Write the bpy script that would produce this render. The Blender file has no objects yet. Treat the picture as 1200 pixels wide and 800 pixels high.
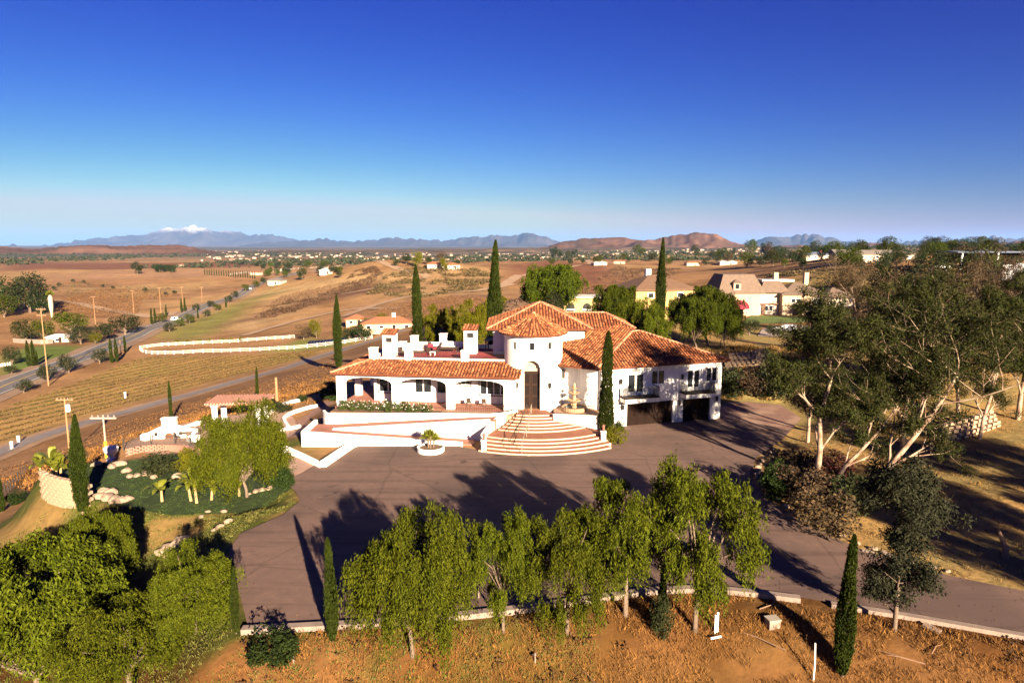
import bpy, bmesh, math, random
import numpy as np
from mathutils import Vector, Matrix
R = math.radians
SC = bpy.context.scene
COL = SC.collection
# ---------------------------------------------------------------- camera, sky, sun, exposure
FPX, CAMH, HORY = 780.0, 18.5, 287.0            # focal length in photo pixels, eye height over the drive, horizon row
PITCH = math.atan((400 - HORY) / FPX)
cam = bpy.data.cameras.new('camera'); camo = bpy.data.objects.new('camera', cam); COL.objects.link(camo)
cam.sensor_width = 36.0; cam.lens = FPX / 1200 * 36; cam.clip_start = 0.5; cam.clip_end = 120000
camo.location = (0, 0, CAMH); camo.rotation_euler = (math.pi / 2 - PITCH, 0, 0)
SC.camera = camo
SUN_AZ, SUN_EL = R(24.0), R(17.5)               # azimuth measured from -Y towards +X
SD = Vector((math.sin(SUN_AZ) * math.cos(SUN_EL), -math.cos(SUN_AZ) * math.cos(SUN_EL), math.sin(SUN_EL)))
world = bpy.data.worlds.new('World'); SC.world = world; world.use_nodes = True
wn = world.node_tree; wn.nodes.clear()
sky = wn.nodes.new('ShaderNodeTexSky'); sky.sky_type = 'NISHITA'; sky.sun_disc = False
sky.sun_elevation = SUN_EL; sky.sun_rotation = math.pi - SUN_AZ
sky.air_density = 1.5; sky.dust_density = 0.3; sky.ozone_density = 5.0; sky.altitude = 2000
bg = wn.nodes.new('ShaderNodeBackground'); bg.inputs['Strength'].default_value = 0.05
wo = wn.nodes.new('ShaderNodeOutputWorld'); sc_ = wn.nodes.new('ShaderNodeSeparateColor'); cc_ = wn.nodes.new('ShaderNodeCombineColor')
wn.links.new(sky.outputs[0], sc_.inputs[0])
for ch, (cap, gam, gain) in enumerate(((5.6, 2.8, .0205), (7.2, 2.75, .0126), (7.4, 1.35, .218))):   # film response of the whole sky, the same in every direction
    n0 = wn.nodes.new('ShaderNodeMath'); n0.operation = 'MINIMUM'; n0.inputs[1].default_value = cap; wn.links.new(sc_.outputs[ch], n0.inputs[0])
    n1 = wn.nodes.new('ShaderNodeMath'); n1.operation = 'POWER'; n1.inputs[1].default_value = gam; wn.links.new(n0.outputs[0], n1.inputs[0])
    n2 = wn.nodes.new('ShaderNodeMath'); n2.operation = 'MULTIPLY'; n2.inputs[1].default_value = gain; wn.links.new(n1.outputs[0], n2.inputs[0]); wn.links.new(n2.outputs[0], cc_.inputs[ch])
wn.links.new(cc_.outputs[0], bg.inputs[0]); wn.links.new(bg.outputs[0], wo.inputs[0])
sl = bpy.data.lights.new('sun', 'SUN'); sl.energy = 5.0; sl.angle = R(0.53); sl.color = (1.0, 0.83, 0.61)
so = bpy.data.objects.new('sun', sl); COL.objects.link(so); so.rotation_euler = SD.to_track_quat('Z', 'Y').to_euler(); so.location = (60, -120, 60)
vs = SC.view_settings; vs.view_transform = 'Standard'; vs.look = 'None'; vs.exposure = 2.3; vs.gamma = 1.0; vs.use_curve_mapping = False
SC.cycles.max_bounces = 6; SC.cycles.diffuse_bounces = 2; SC.cycles.glossy_bounces = 2; SC.cycles.transmission_bounces = 2
SC.cycles.transparent_max_bounces = 4; SC.cycles.volume_bounces = 0; SC.cycles.use_denoising = True

# ---------------------------------------------------------------- helpers
cP, sP = math.cos(PITCH), math.sin(PITCH)
def ray(px, py):
    u = (px - 600) / FPX; v = (py - 400) / FPX
    return u, cP - v * sP, -sP - v * cP
def G(px, py, z=0.0):                            # point of a photo pixel at height z
    d = ray(px, py); t = (z - CAMH) / d[2]
    return Vector((d[0] * t, d[1] * t, z))
def YY(px, py, y):                               # point of a photo pixel at distance y
    d = ray(px, py); t = y / d[1]
    return Vector((d[0] * t, y, CAMH + d[2] * t))
def lin(c):
    return tuple(((x / 255) / 12.92 if x / 255 <= .04045 else ((x / 255 + .055) / 1.055) ** 2.4) for x in c)
MATS = {}; LEAFK = .43
def mat(name, c1, c2=None, scale=3.0, rough=0.85, bump=0.0, bscale=None, metal=0.0, spec=0.3, island=0.0, detail=6.0, objrand=0.0, c3=None, scale3=.3, coord='Object', trans=0.0):
    if name in MATS: return MATS[name]
    if any(k in name for k in ('leaves', 'needles')): c1 = tuple(x * LEAFK for x in c1); c2 = c2 and tuple(x * LEAFK for x in c2)
    m = bpy.data.materials.new(name); m.use_nodes = True; MATS[name] = m
    nt = m.node_tree; N = nt.nodes; L = nt.links
    b = N['Principled BSDF']; b.inputs['Roughness'].default_value = rough; b.inputs['Metallic'].default_value = metal
    b.inputs['Specular IOR Level'].default_value = spec
    c2 = c2 or tuple(x * .8 for x in c1)
    tc = N.new('ShaderNodeTexCoord')
    nz = N.new('ShaderNodeTexNoise'); nz.inputs['Scale'].default_value = scale; nz.inputs['Detail'].default_value = detail; nz.inputs['Roughness'].default_value = .62
    L.new(tc.outputs[coord], nz.inputs['Vector'])
    mr = N.new('ShaderNodeMapRange'); mr.inputs[1].default_value = .33; mr.inputs[2].default_value = .67
    L.new(nz.outputs[0], mr.inputs[0])
    mx = N.new('ShaderNodeMix'); mx.data_type = 'RGBA'
    mx.inputs['A'].default_value = (*c1, 1); mx.inputs['B'].default_value = (*c2, 1)
    L.new(mr.outputs[0], mx.inputs['Factor']); out = mx.outputs['Result']
    if c3:
        n3 = N.new('ShaderNodeTexNoise'); n3.inputs['Scale'].default_value = scale3; n3.inputs['Detail'].default_value = 4
        L.new(tc.outputs[coord], n3.inputs['Vector'])
        m3 = N.new('ShaderNodeMapRange'); m3.inputs[1].default_value = .48; m3.inputs[2].default_value = .62
        L.new(n3.outputs[0], m3.inputs[0])
        x3 = N.new('ShaderNodeMix'); x3.data_type = 'RGBA'; x3.inputs['B'].default_value = (*c3, 1)
        L.new(out, x3.inputs['A']); L.new(m3.outputs[0], x3.inputs['Factor']); out = x3.outputs['Result']
    if island or objrand:
        hv = N.new('ShaderNodeHueSaturation'); L.new(out, hv.inputs['Color'])
        if island:
            g = N.new('ShaderNodeNewGeometry'); src = g.outputs['Random Per Island']; amt = island
        else:
            g = N.new('ShaderNodeObjectInfo'); src = g.outputs['Random']; amt = objrand
        r = N.new('ShaderNodeMapRange'); r.inputs[3].default_value = 1 - amt; r.inputs[4].default_value = 1 + amt
        L.new(src, r.inputs[0]); last = r.outputs[0]
        if island and objrand:
            o2 = N.new('ShaderNodeObjectInfo'); r2 = N.new('ShaderNodeMapRange'); r2.inputs[3].default_value = 1 - objrand; r2.inputs[4].default_value = 1 + objrand
            L.new(o2.outputs['Random'], r2.inputs[0]); mm = N.new('ShaderNodeMath'); mm.operation = 'MULTIPLY'
            L.new(last, mm.inputs[0]); L.new(r2.outputs[0], mm.inputs[1]); last = mm.outputs[0]
            r4 = N.new('ShaderNodeMapRange'); r4.inputs[3].default_value = .5 - objrand * .04; r4.inputs[4].default_value = .5 + objrand * .05
            L.new(o2.outputs['Random'], r4.inputs[0]); L.new(r4.outputs[0], hv.inputs['Hue'])
        L.new(last, hv.inputs['Value']); out = hv.outputs[0]
    L.new(out, b.inputs['Base Color'])
    if trans:
        tr = N.new('ShaderNodeBsdfTranslucent'); L.new(out, tr.inputs['Color']); ms = N.new('ShaderNodeMixShader'); ms.inputs[0].default_value = trans
        L.new(b.outputs[0], ms.inputs[1]); L.new(tr.outputs[0], ms.inputs[2]); L.new(ms.outputs[0], N['Material Output'].inputs['Surface'])
    if bump:
        bp = N.new('ShaderNodeBump'); bp.inputs['Strength'].default_value = bump; bp.inputs['Distance'].default_value = .05
        nb = N.new('ShaderNodeTexNoise'); nb.inputs['Scale'].default_value = bscale or scale * 6; nb.inputs['Detail'].default_value = 5
        L.new(tc.outputs[coord], nb.inputs['Vector']); L.new(nb.outputs[0], bp.inputs['Height']); L.new(bp.outputs[0], b.inputs['Normal'])
    return m

class MB:                                        # collects geometry, links it as ONE mesh object
    def __init__(s): s.v = []; s.f = []
    def add(s, vs_, fs):
        o = len(s.v); s.v += [tuple(p) for p in vs_]; s.f += [tuple(i + o for i in f) for f in fs]; return s
    def box(s, x0, x1, y0, y1, z0, z1, T=None):
        p = [(x, y, z) for z in (z0, z1) for x, y in ((x0, y0), (x1, y0), (x1, y1), (x0, y1))]
        if T: p = [T(*q) for q in p]
        return s.add(p, [(3, 2, 1, 0), (4, 5, 6, 7), (0, 1, 5, 4), (1, 2, 6, 5), (2, 3, 7, 6), (3, 0, 4, 7)])
    def cbox(s, c, size, rz=0.0):
        cx, cy, cz = c; a, b = math.cos(rz), math.sin(rz); w, d, h = size
        return s.box(-w / 2, w / 2, -d / 2, d / 2, 0, h, lambda x, y, z: (cx + x * a - y * b, cy + x * b + y * a, cz + z))
    def prism(s, poly, z0, z1):                  # poly of xy; z1 may be a list of top heights
        n = len(poly); a = sum(poly[i][0] * poly[(i + 1) % n][1] - poly[(i + 1) % n][0] * poly[i][1] for i in range(n))
        if a < 0: poly = poly[::-1]; z1 = z1[::-1] if isinstance(z1, list) else z1
        zt = z1 if isinstance(z1, list) else [z1] * n
        v = [(p[0], p[1], z0) for p in poly] + [(p[0], p[1], zt[i]) for i, p in enumerate(poly)]
        return s.add(v, [tuple(range(n - 1, -1, -1)), tuple(range(n, 2 * n))] + [(i, (i + 1) % n, n + (i + 1) % n, n + i) for i in range(n)])
    def slab(s, poly3, t):                       # planar polygon with thickness t downwards
        n = len(poly3); v = [tuple(p) for p in poly3] + [(p[0], p[1], p[2] - t) for p in poly3]
        return s.add(v, [tuple(range(n)), tuple(range(2 * n - 1, n - 1, -1))] + [((i + 1) % n, i, n + i, n + (i + 1) % n) for i in range(n)])
    def tube(s, path, rad, n=6, caps=True):
        path = [Vector(p) for p in path]; k = len(path); rad = rad if isinstance(rad, (list, tuple)) else [rad] * k
        vs_ = []; up = Vector((.13, .21, 1))
        for i, p in enumerate(path):
            t = (path[min(i + 1, k - 1)] - path[max(i - 1, 0)]).normalized()
            a = t.cross(up if abs(t.z) < .95 else Vector((1, 0, 0))).normalized(); b = t.cross(a)
            for j in range(n):
                q = 2 * math.pi * j / n; vs_.append(p + (a * math.cos(q) + b * math.sin(q)) * rad[i])
        fs = [(i * n + j, i * n + (j + 1) % n, (i + 1) * n + (j + 1) % n, (i + 1) * n + j) for i in range(k - 1) for j in range(n)]
        if caps: fs += [tuple(range(n - 1, -1, -1)), tuple(range((k - 1) * n, k * n))]
        return s.add(vs_, fs)
    def lathe(s, prof, c=(0, 0, 0), n=20):
        vs_ = [(c[0] + r * math.cos(2 * math.pi * j / n), c[1] + r * math.sin(2 * math.pi * j / n), c[2] + z) for r, z in prof for j in range(n)]
        k = len(prof); fs = [(i * n + j, i * n + (j + 1) % n, (i + 1) * n + (j + 1) % n, (i + 1) * n + j) for i in range(k - 1) for j in range(n)]
        return s.add(vs_, fs + [tuple(range(n - 1, -1, -1)), tuple(range((k - 1) * n, k * n))])
    def build(s, name, m, parent=None, off=(0, 0, 0), smooth=False):
        me = bpy.data.meshes.new(name); o = Vector(off)
        me.from_pydata([(p[0] - o.x, p[1] - o.y, p[2] - o.z) for p in s.v], [], s.f); me.update()
        if smooth: me.polygons.foreach_set('use_smooth', [True] * len(me.polygons))
        return link(name, me, m, parent)
def link(name, me, m, parent=None):
    if m and not me.materials: me.materials.append(m)
    ob = bpy.data.objects.new(name, me); COL.objects.link(ob)
    if parent: ob.parent = parent
    return ob
def tag(o, label, cat, group=None):
    o['label'] = label; o['category'] = cat
    if group: o['group'] = group
    return o
def thing(name, label, cat, loc=(0, 0, 0), rz=0.0, group=None, sc=1.0):
    o = bpy.data.objects.new(name, None); COL.objects.link(o); o.location = loc; o.rotation_euler = (0, 0, rz); o.scale = (sc,) * 3
    o.empty_display_size = .3
    return tag(o, label, cat, group)
def struct(o): o['kind'] = 'structure'; return o
def stuff(o): o['kind'] = 'stuff'; return o
def copy_tree(o, parent=None):
    c = o.copy(); COL.objects.link(c); c.parent = parent
    for ch in o.children: copy_tree(ch, c)
    return c
def place(proto, used, loc, rz, sc, label, cat=None, group=None):   # first use moves the prototype itself
    o = proto if not used.get(proto.name) else copy_tree(proto)
    used[proto.name] = True
    o.location = loc; o.rotation_euler = (0, 0, rz); o.scale = sc if isinstance(sc, (tuple, list)) else (sc,) * 3
    o['label'] = label
    if cat: o['category'] = cat
    if group: o['group'] = group
    elif 'group' in o: del o['group']
    return o
def npmesh(name, verts, faces):                  # faces: (n,3) or (n,4) array
    me = bpy.data.meshes.new(name); nv, (nf, k) = len(verts), faces.shape
    me.vertices.add(nv); me.vertices.foreach_set('co', np.ascontiguousarray(verts, dtype=np.float32).ravel())
    me.loops.add(nf * k); me.loops.foreach_set('vertex_index', np.ascontiguousarray(faces, dtype=np.int32).ravel())
    me.polygons.add(nf); me.polygons.foreach_set('loop_start', np.arange(0, nf * k, k, dtype=np.int32))
    me.update(calc_edges=True); me.validate(); return me
def pip(X, Y, poly):                             # vectorised point in polygon
    c = np.zeros(X.shape, bool); n = len(poly)
    for i in range(n):
        x1, y1 = poly[i][0], poly[i][1]; x2, y2 = poly[i - 1][0], poly[i - 1][1]
        if y1 == y2: continue
        c ^= ((y1 > Y) != (y2 > Y)) & (X < (x2 - x1) * (Y - y1) / (y2 - y1) + x1)
    return c
def pdist(X, Y, poly):                           # distance to a polygon's outline
    d = np.full(X.shape, 1e9); n = len(poly)
    for i in range(n):
        ax, ay = poly[i - 1][0], poly[i - 1][1]; bx, by = poly[i][0] - ax, poly[i][1] - ay
        t = np.clip(((X - ax) * bx + (Y - ay) * by) / (bx * bx + by * by + 1e-9), 0, 1)
        d = np.minimum(d, np.hypot(X - ax - t * bx, Y - ay - t * by))
    return d
rs = np.random.RandomState(7)
_perm = rs.permutation(512)
def vnoise(x, y, seed=0):                        # value noise 0..1
    xi = np.floor(x).astype(int); yi = np.floor(y).astype(int); fx = x - xi; fy = y - yi
    fx = fx * fx * (3 - 2 * fx); fy = fy * fy * (3 - 2 * fy)
    h = lambda a, b: _perm[(_perm[(a + seed * 17) % 512] + b) % 512] / 511.0
    return (h(xi, yi) * (1 - fx) + h(xi + 1, yi) * fx) * (1 - fy) + (h(xi, yi + 1) * (1 - fx) + h(xi + 1, yi + 1) * fx) * fy
def fbm(x, y, o=4, seed=0, ridged=False):
    s = 0; a = 1.0; t = 0
    for k in range(o):
        n = vnoise(x, y, seed + k)
        if ridged: n = 1 - abs(2 * n - 1)
        s = s + a * n; t += a; a *= .5; x = x * 2.03 + 13.7; y = y * 2.03 + 7.1
    return s / t

# ---------------------------------------------------------------- terrain
CP = [(200,570,-1),(120,560,-1.2),(300,575,-.6),(90,640,-3.2),(20,600,-5),(0,700,-5.5),(100,760,-4.5),(200,790,-2.8),(250,640,-1.0),
 (320,780,-1.0),(450,785,-1.3),(600,775,-1.5),(800,775,-1.5),(1000,780,-1.4),(1150,790,-1.2),(300,750,-.3),(500,740,-.3),(700,725,-.4),(900,715,-.3),(1100,750,-.3),
 (200,520,-2),(300,503,-1.6),(340,535,-.4),(120,520,-12.5),(0,575,-11),(150,500,-13.5),(0,530,-17.2),(60,510,-17),(170,478,-16),(250,455,-15),(330,432,-14),(400,412,-13),(440,396,-12),
 (340,465,-2.2),(250,482,-7),(300,472,-5.5),(0,490,-18.3),(100,450,-18.5),(200,420,-18.5),(300,402,-18),(400,392,-14),
 (0,458,-19),(100,420,-19),(180,388,-19.5),(250,358,-19.5),(310,335,-20),(350,322,-20),(0,400,-19),(20,365,-19),(100,375,-20),(100,340,-20),(200,330,-20),(300,315,-20),
 (100,310,-20),(400,311,-19),(0,301,-22),(300,300,-22),(600,298,-22),(250,385,-19),(330,370,-16.5),(400,352,-12),(350,340,-15),(440,326,-5),(440,311,2),(475,307,4),(510,307,4),(560,313,2),(560,345,-5),
 (480,350,-9),(470,378,-9),(600,320,-3),(650,311,-4),(700,306,-6),(700,325,-7),(640,301,-14),(850,463,.2),(872,440,2.4),(900,425,3.2),(900,400,0),(940,386,-2.8),(900,367,-3.3),(960,365,-3),
 (1000,380,-1),(870,332,-2),(900,318,4),(900,306,6),(850,310,2),(800,311,-3),(1000,320,8),(1000,306,11),(1100,306,12),(1180,302,13),(1190,330,9),(1150,350,7),(1150,420,4),(1100,480,2),
 (1190,520,1.2),(1150,560,.3),(1190,640,-.1),(1190,690,-.2),(1010,610,0),(965,565,.1),(930,520,.1),(1050,650,-.1)]
CW = [(0,95,0),(-15,98,-3.0),(20,95,1),(10,112,1.2),(0,135,1.2),(30,120,2),(32,152,2.8),(8,160,2),(-12,150,-1.5),(-300,100,-19),(-120,30,-15),(-60,15,-9),(150,60,4),(320,120,9),(0,-30,-12),(-80,-30,-15),(90,-30,-7),(0,8,-6),(40,10,-4),(-30,10,-7),
 (-9000,4000,-24),(9000,4000,0),(0,9000,-25),(-20000,30000,-20),(20000,30000,0),(0,40000,-20),(-40000,0,-20),(40000,0,0),(-1500,0,-18),(1500,0,12),(-2500,3000,-22),(1500,2500,14),(500,1200,-8)]
_pts = np.array([tuple(G(*p)) for p in CP] + CW, dtype=float)
def _warp(x, y):
    y = y + 80.0; r = np.hypot(x, y); return np.arctan2(x, y), np.log(np.maximum(r, 3.0))
def _k(r2): return r2 * np.log(r2 + 1e-9)
_a, _b = _warp(_pts[:, 0], _pts[:, 1]); _n = len(_pts)
_A = np.zeros((_n + 3, _n + 3)); _A[:_n, :_n] = _k((_a[:, None] - _a) ** 2 + (_b[:, None] - _b) ** 2) + np.eye(_n) * 3e-5
_A[:_n, _n] = 1; _A[:_n, _n + 1] = _a; _A[:_n, _n + 2] = _b; _A[_n:, :_n] = _A[:_n, _n:].T
_w = np.linalg.solve(_A, np.r_[_pts[:, 2], 0, 0, 0])
DRIVE = [(-12.9,30.2),(-9.2,30.55),(-5.3,31.0),(0,32.0),(4.5,33.1),(8.3,34.0),(11.8,33.9),(15.4,33.0),(19.5,31.6),(24.5,29.7),(33,26.5),(46,21.5),(48,25.5),(36,30.6),(27.5,33.8),
 (24.6,35.5),(21.6,38.5),(19.6,42.5),(18.8,47.5),(19.2,51.5),(21.5,56.5),(26,62),(31,69.5),(31.5,76),(26.2,78.3),(22.6,74),(22.5,70.6),(9.1,66.4),(8.6,64),(8,60.6),(5,57.8),(1.5,57.0),(-2.9,58.5),(-5.1,60.0),(-14.3,59.9),
 (-16.6,55.2),(-17.2,52.8),(-18.0,50.6),(-16.6,48.6),(-15.5,46.6),(-15.9,44.0),(-17.6,41.0),(-17.4,38.6)]
PAD = [(-13.3,29.6),(8.3,33.2),(12,33.1),(24.5,29.0),(46,20.8),(48.5,26),(27.5,34.3),(20.5,43),(19.8,51.3),(23,57),(32,69),(32.3,77),(26,79.2),(24,84),(-6,86),(-19.6,80),(-20.5,61.5),(-17,50),(-15.2,46.6),(-18,40.8),(-18,38.3)]
LAWN = [tuple(G(*p, -1.1)[:2]) for p in ((52,556),(75,543),(140,541),(200,532),(262,541),(335,566),(352,582),(310,600),(200,603),(120,588),(60,572))]
PATIO = [tuple(G(*p, -1.9)[:2]) for p in ((140,522),(180,503),(250,489),(335,478),(352,500),(338,520),(262,532),(180,533))]
def terr(X, Y):
    a, b = _warp(X, Y); sh = a.shape; a = a.ravel(); b = b.ravel(); z = np.empty(a.size)
    for i in range(0, a.size, 20000):
        s_ = slice(i, i + 20000)
        z[s_] = _k((a[s_, None] - _a) ** 2 + (b[s_, None] - _b) ** 2) @ _w[:_n] + _w[_n] + _w[_n + 1] * a[s_] + _w[_n + 2] * b[s_]
    z = z.reshape(sh); r = np.hypot(X, Y)
    z = np.clip(z, -40, 30)
    amp = np.clip((r - 25) / 400, .12, 1.0); z = z + (fbm(X / 9, Y / 9, 3, 3) - .5) * 1.1 * amp + (fbm(X / 60, Y / 60, 3, 9) - .5) * 3.0 * np.clip((r - 150) / 400, 0, 1)
    z = z + (fbm(X / 170, Y / 170, 3, 19) - .5) * 13.0 * np.clip((r - 240) / 300, 0, 1) * np.clip((2600 - r) / 1500, 0, 1)
    for poly, pz, w in ((PATIO, -1.95, 3.0), (LAWN, -1.15, 2.5), (PAD, -.10, 4.0)):
        d = np.where(pip(X, Y, poly), 0.0, pdist(X, Y, poly)); m = np.clip(1 - d / w, 0, 1); m = m * m * (3 - 2 * m); z = z * (1 - m) + pz * m
    return z
def _axis(lo, hi, step, g, far_lo, far_hi):
    a = list(np.arange(lo, hi, step)); s_ = step
    while a[-1] < far_hi: s_ *= g; a.append(a[-1] + s_)
    s_ = step; b = []
    x = lo
    while x > far_lo: s_ *= g; x -= s_; b.append(x)
    return np.array(b[::-1] + a)
GX = _axis(-70, 60, 1.0, 1.033, -45000, 45000); GY = _axis(14, 100, 1.0, 1.028, -120, 45000)
_XX, _YY = np.meshgrid(GX, GY); GZ = terr(_XX, _YY)
def hz(x, y):                                    # ground height (bilinear in the sheet's own grid)
    i = int(np.clip(np.searchsorted(GX, x) - 1, 0, len(GX) - 2)); j = int(np.clip(np.searchsorted(GY, y) - 1, 0, len(GY) - 2))
    fx = (x - GX[i]) / (GX[i + 1] - GX[i]); fy = (y - GY[j]) / (GY[j + 1] - GY[j])
    return float((GZ[j, i] * (1 - fx) + GZ[j, i + 1] * fx) * (1 - fy) + (GZ[j + 1, i] * (1 - fx) + GZ[j + 1, i + 1] * fx) * fy)
def at(px, py):                                  # where the line of sight of a photo pixel meets the ground
    d = ray(px, py); t = 18.0; lo = t
    while t < 60000:
        if CAMH + d[2] * t <= hz(d[0] * t, d[1] * t): break
        lo = t; t *= 1.015
    hi = t
    for _ in range(24):
        m = (lo + hi) / 2
        if CAMH + d[2] * m <= hz(d[0] * m, d[1] * m): hi = m
        else: lo = m
    return Vector((d[0] * hi, d[1] * hi, hz(d[0] * hi, d[1] * hi)))
def on(x, y, dz=0.0): return Vector((x, y, hz(x, y) + dz))
# ---------------------------------------------------------------- ground sheet
def vcol_mat(name, nscale, rough=.95, bump=.5, bscale=2.5, var=.28):
    m = bpy.data.materials.new(name); m.use_nodes = True; nt = m.node_tree; N = nt.nodes; L = nt.links; b = N['Principled BSDF']
    b.inputs['Roughness'].default_value = rough; b.inputs['Specular IOR Level'].default_value = .1
    at_ = N.new('ShaderNodeAttribute'); at_.attribute_name = 'Col'
    tc = N.new('ShaderNodeTexCoord'); vals = []
    for s_, d_ in ((nscale, 8), (nscale * .07, 4)):
        nz = N.new('ShaderNodeTexNoise'); nz.inputs['Scale'].default_value = s_; nz.inputs['Detail'].default_value = d_; nz.inputs['Roughness'].default_value = .7
        L.new(tc.outputs['Object'], nz.inputs['Vector']); r = N.new('ShaderNodeMapRange'); r.inputs[1].default_value = .3; r.inputs[2].default_value = .7
        r.inputs[3].default_value = 1 - var; r.inputs[4].default_value = 1 + var; L.new(nz.outputs[0], r.inputs[0]); vals.append(r)
    mm = N.new('ShaderNodeMath'); mm.operation = 'MULTIPLY'; L.new(vals[0].outputs[0], mm.inputs[0]); L.new(vals[1].outputs[0], mm.inputs[1])
    hv = N.new('ShaderNodeHueSaturation'); L.new(at_.outputs['Color'], hv.inputs['Color']); L.new(mm.outputs[0], hv.inputs['Value']); L.new(hv.outputs[0], b.inputs['Base Color'])
    bp = N.new('ShaderNodeBump'); bp.inputs['Strength'].default_value = bump; bp.inputs['Distance'].default_value = .12
    nb = N.new('ShaderNodeTexNoise'); nb.inputs['Scale'].default_value = bscale; nb.inputs['Detail'].default_value = 8
    L.new(tc.outputs['Object'], nb.inputs['Vector']); L.new(nb.outputs[0], bp.inputs['Height']); L.new(bp.outputs[0], b.inputs['Normal'])
    return m
SOIL, STRAW, SAND, GREENG, ORANGE = (.245,.130,.056), (.24,.145,.05), (.12,.055,.018), (.042,.046,.007), (.080,.032,.008)
def zone(px): return [tuple(at(*p)[:2]) for p in px]
def ground():
    X, Y = _XX, _YY; r = np.hypot(X, Y)
    C = np.empty(X.shape + (3,)); C[:] = SOIL
    n1 = fbm(X / 30, Y / 30, 5, 21)[..., None]; n2 = fbm(X / 3.2, Y / 3.2, 4, 31)[..., None]; n3 = fbm(X / 160, Y / 220, 4, 41)[..., None]
    sm = lambda a, lo, hi: np.clip((a - lo) / (hi - lo), 0, 1)
    C = C * (1 - sm(n3, .5, .64)) + np.array((.30, .18, .076)) * sm(n3, .5, .64)
    C = C * (1 - .7 * sm(n1, .52, .66)) + np.array((.17, .085, .032)) * .7 * sm(n1, .52, .66)
    def blend(poly, col, fe, k=1.0):
        nonlocal C
        d = pdist(X, Y, poly); ins = pip(X, Y, poly); m = np.clip(.5 + np.where(ins, d, -d) / fe, 0, 1)[..., None] * k
        C = C * (1 - m) + np.array(col) * m
    near = [(-48,8),(70,8),(75,26),(26,34),(-14,31),(-19,38),(-21,45),(-48,44)]
    d = np.where(pip(X, Y, near), 0, pdist(X, Y, near)); m = np.clip(1 - d / 5, 0, 1)[..., None]
    loc = np.array(ORANGE) * (1 - sm(n2, .45, .6)) + np.array(SAND) * sm(n2, .45, .6)
    gr = (sm(fbm(X / 4.5, Y / 4.5, 4, 51), .46, .56) * np.clip((6 - X) / 12, .12, 1))[..., None]
    loc = loc * (1 - gr) + np.array(GREENG) * gr
    C = C * (1 - m) + loc * m
    yard = [(-44,40),(-17,38),(-15.5,47),(-18.5,51),(-20,62),(-33,58),(-44,54)]
    d = np.where(pip(X, Y, yard), 0, pdist(X, Y, yard)); m = np.clip(1 - d / 3, 0, 1)[..., None]
    loc = np.array((.17, .105, .035)) * (1 - sm(n2, .42, .52)) + np.array((.062, .066, .012)) * sm(n2, .42, .52)
    C = C * (1 - m) + loc * m
    rightf = [(20,36),(30,34),(60,26),(95,40),(95,110),(45,110),(33,76),(24,58)]
    d = np.where(pip(X, Y, rightf), 0, pdist(X, Y, rightf)); m = np.clip(1 - d / 4, 0, 1)[..., None]
    loc = np.array((.26, .155, .055)) * (1 - sm(n2, .45, .6)) + np.array((.19, .135, .05)) * sm(n2, .45, .6)
    C = C * (1 - m) + loc * m
    bank = [(24,79),(33,76),(60,90),(70,150),(60,230),(130,230),(130,280),(20,200),(14,90)]
    d = np.where(pip(X, Y, bank), 0, pdist(X, Y, bank)); m = np.clip(1 - d / 8, 0, 1)[..., None]
    loc = np.array(STRAW) * (1 - sm(n1, .4, .6)) + np.array((.20, .15, .055)) * sm(n1, .4, .6)
    C = C * (1 - m) + loc * m
    for poly, col, fe in FIELDPAINT: blend(zone(poly), col, fe)
    # far plain: hazy mosaic of fields, scrub and built land
    fm = np.clip((r - 1500) / 1500, 0, 1)[..., None]; n4 = fbm(X / 500, Y / 1400, 4, 61)[..., None]
    far = np.array((.17, .11, .075)) * (1 - sm(n4, .42, .55)) + np.array((.075, .075, .05)) * sm(n4, .42, .55)
    C = C * (1 - fm) + far * fm
    nx, ny = len(GX), len(GY)
    V = np.stack([X, Y, GZ], -1).reshape(-1, 3)
    idx = np.arange(nx * ny).reshape(ny, nx)
    F = np.stack([idx[:-1, :-1], idx[:-1, 1:], idx[1:, 1:], idx[1:, :-1]], -1).reshape(-1, 4)
    me = npmesh('ground', V, F); me.polygons.foreach_set('use_smooth', [True] * len(me.polygons))
    a = me.color_attributes.new('Col', 'FLOAT_COLOR', 'POINT'); a.data.foreach_set('color', np.c_[C.reshape(-1, 3), np.ones(nx * ny)].astype(np.float32).ravel())
    struct(link('ground', me, vcol_mat('ground_soil', .9)))
FIELDPAINT = [
 ([(428,352),(446,330),(468,314),(560,312),(610,322),(590,345),(500,352)], (.27,.158,.07), 40),
 ([(-60,500),(0,480),(70,456),(168,418),(260,417),(350,412),(425,402),(330,427),(180,467),(60,502),(-60,546)], (.26,.155,.055), 5),
 ([(180,392),(240,370),(318,338),(345,338),(300,352),(268,382),(215,402)], (.16,.14,.035), 14),      # green verge field
 ([(270,380),(345,352),(420,330),(500,322),(430,332),(380,350),(330,372),(285,392)], (.30,.19,.09), 14),
 ([(282,345),(400,326),(520,318),(430,326),(340,342)], (.33,.215,.10), 30),
 ([(0,318),(320,312),(320,306),(0,308)], (.15,.065,.035), 60),
 ([(60,330),(330,322),(330,314),(60,320)], (.27,.15,.075), 60),
 ([(600,330),(690,345),(720,330),(720,312),(640,306),(590,312)], (.17,.072,.034), 30),
 ([(260,382),(330,368),(420,345),(480,340),(440,330),(400,340),(330,360)], (.12,.06,.032), 14),
 ([(0,420),(0,455),(52,440),(90,425),(95,405),(40,405)], (.10,.13,.025), 3),
 ([(310,412),(355,396),(430,400),(350,412)], (.16,.16,.035), 6),
 ([(480,352),(560,345),(590,360),(560,378),(470,378)], (.22,.12,.06), 15),
]
ground()
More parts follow.
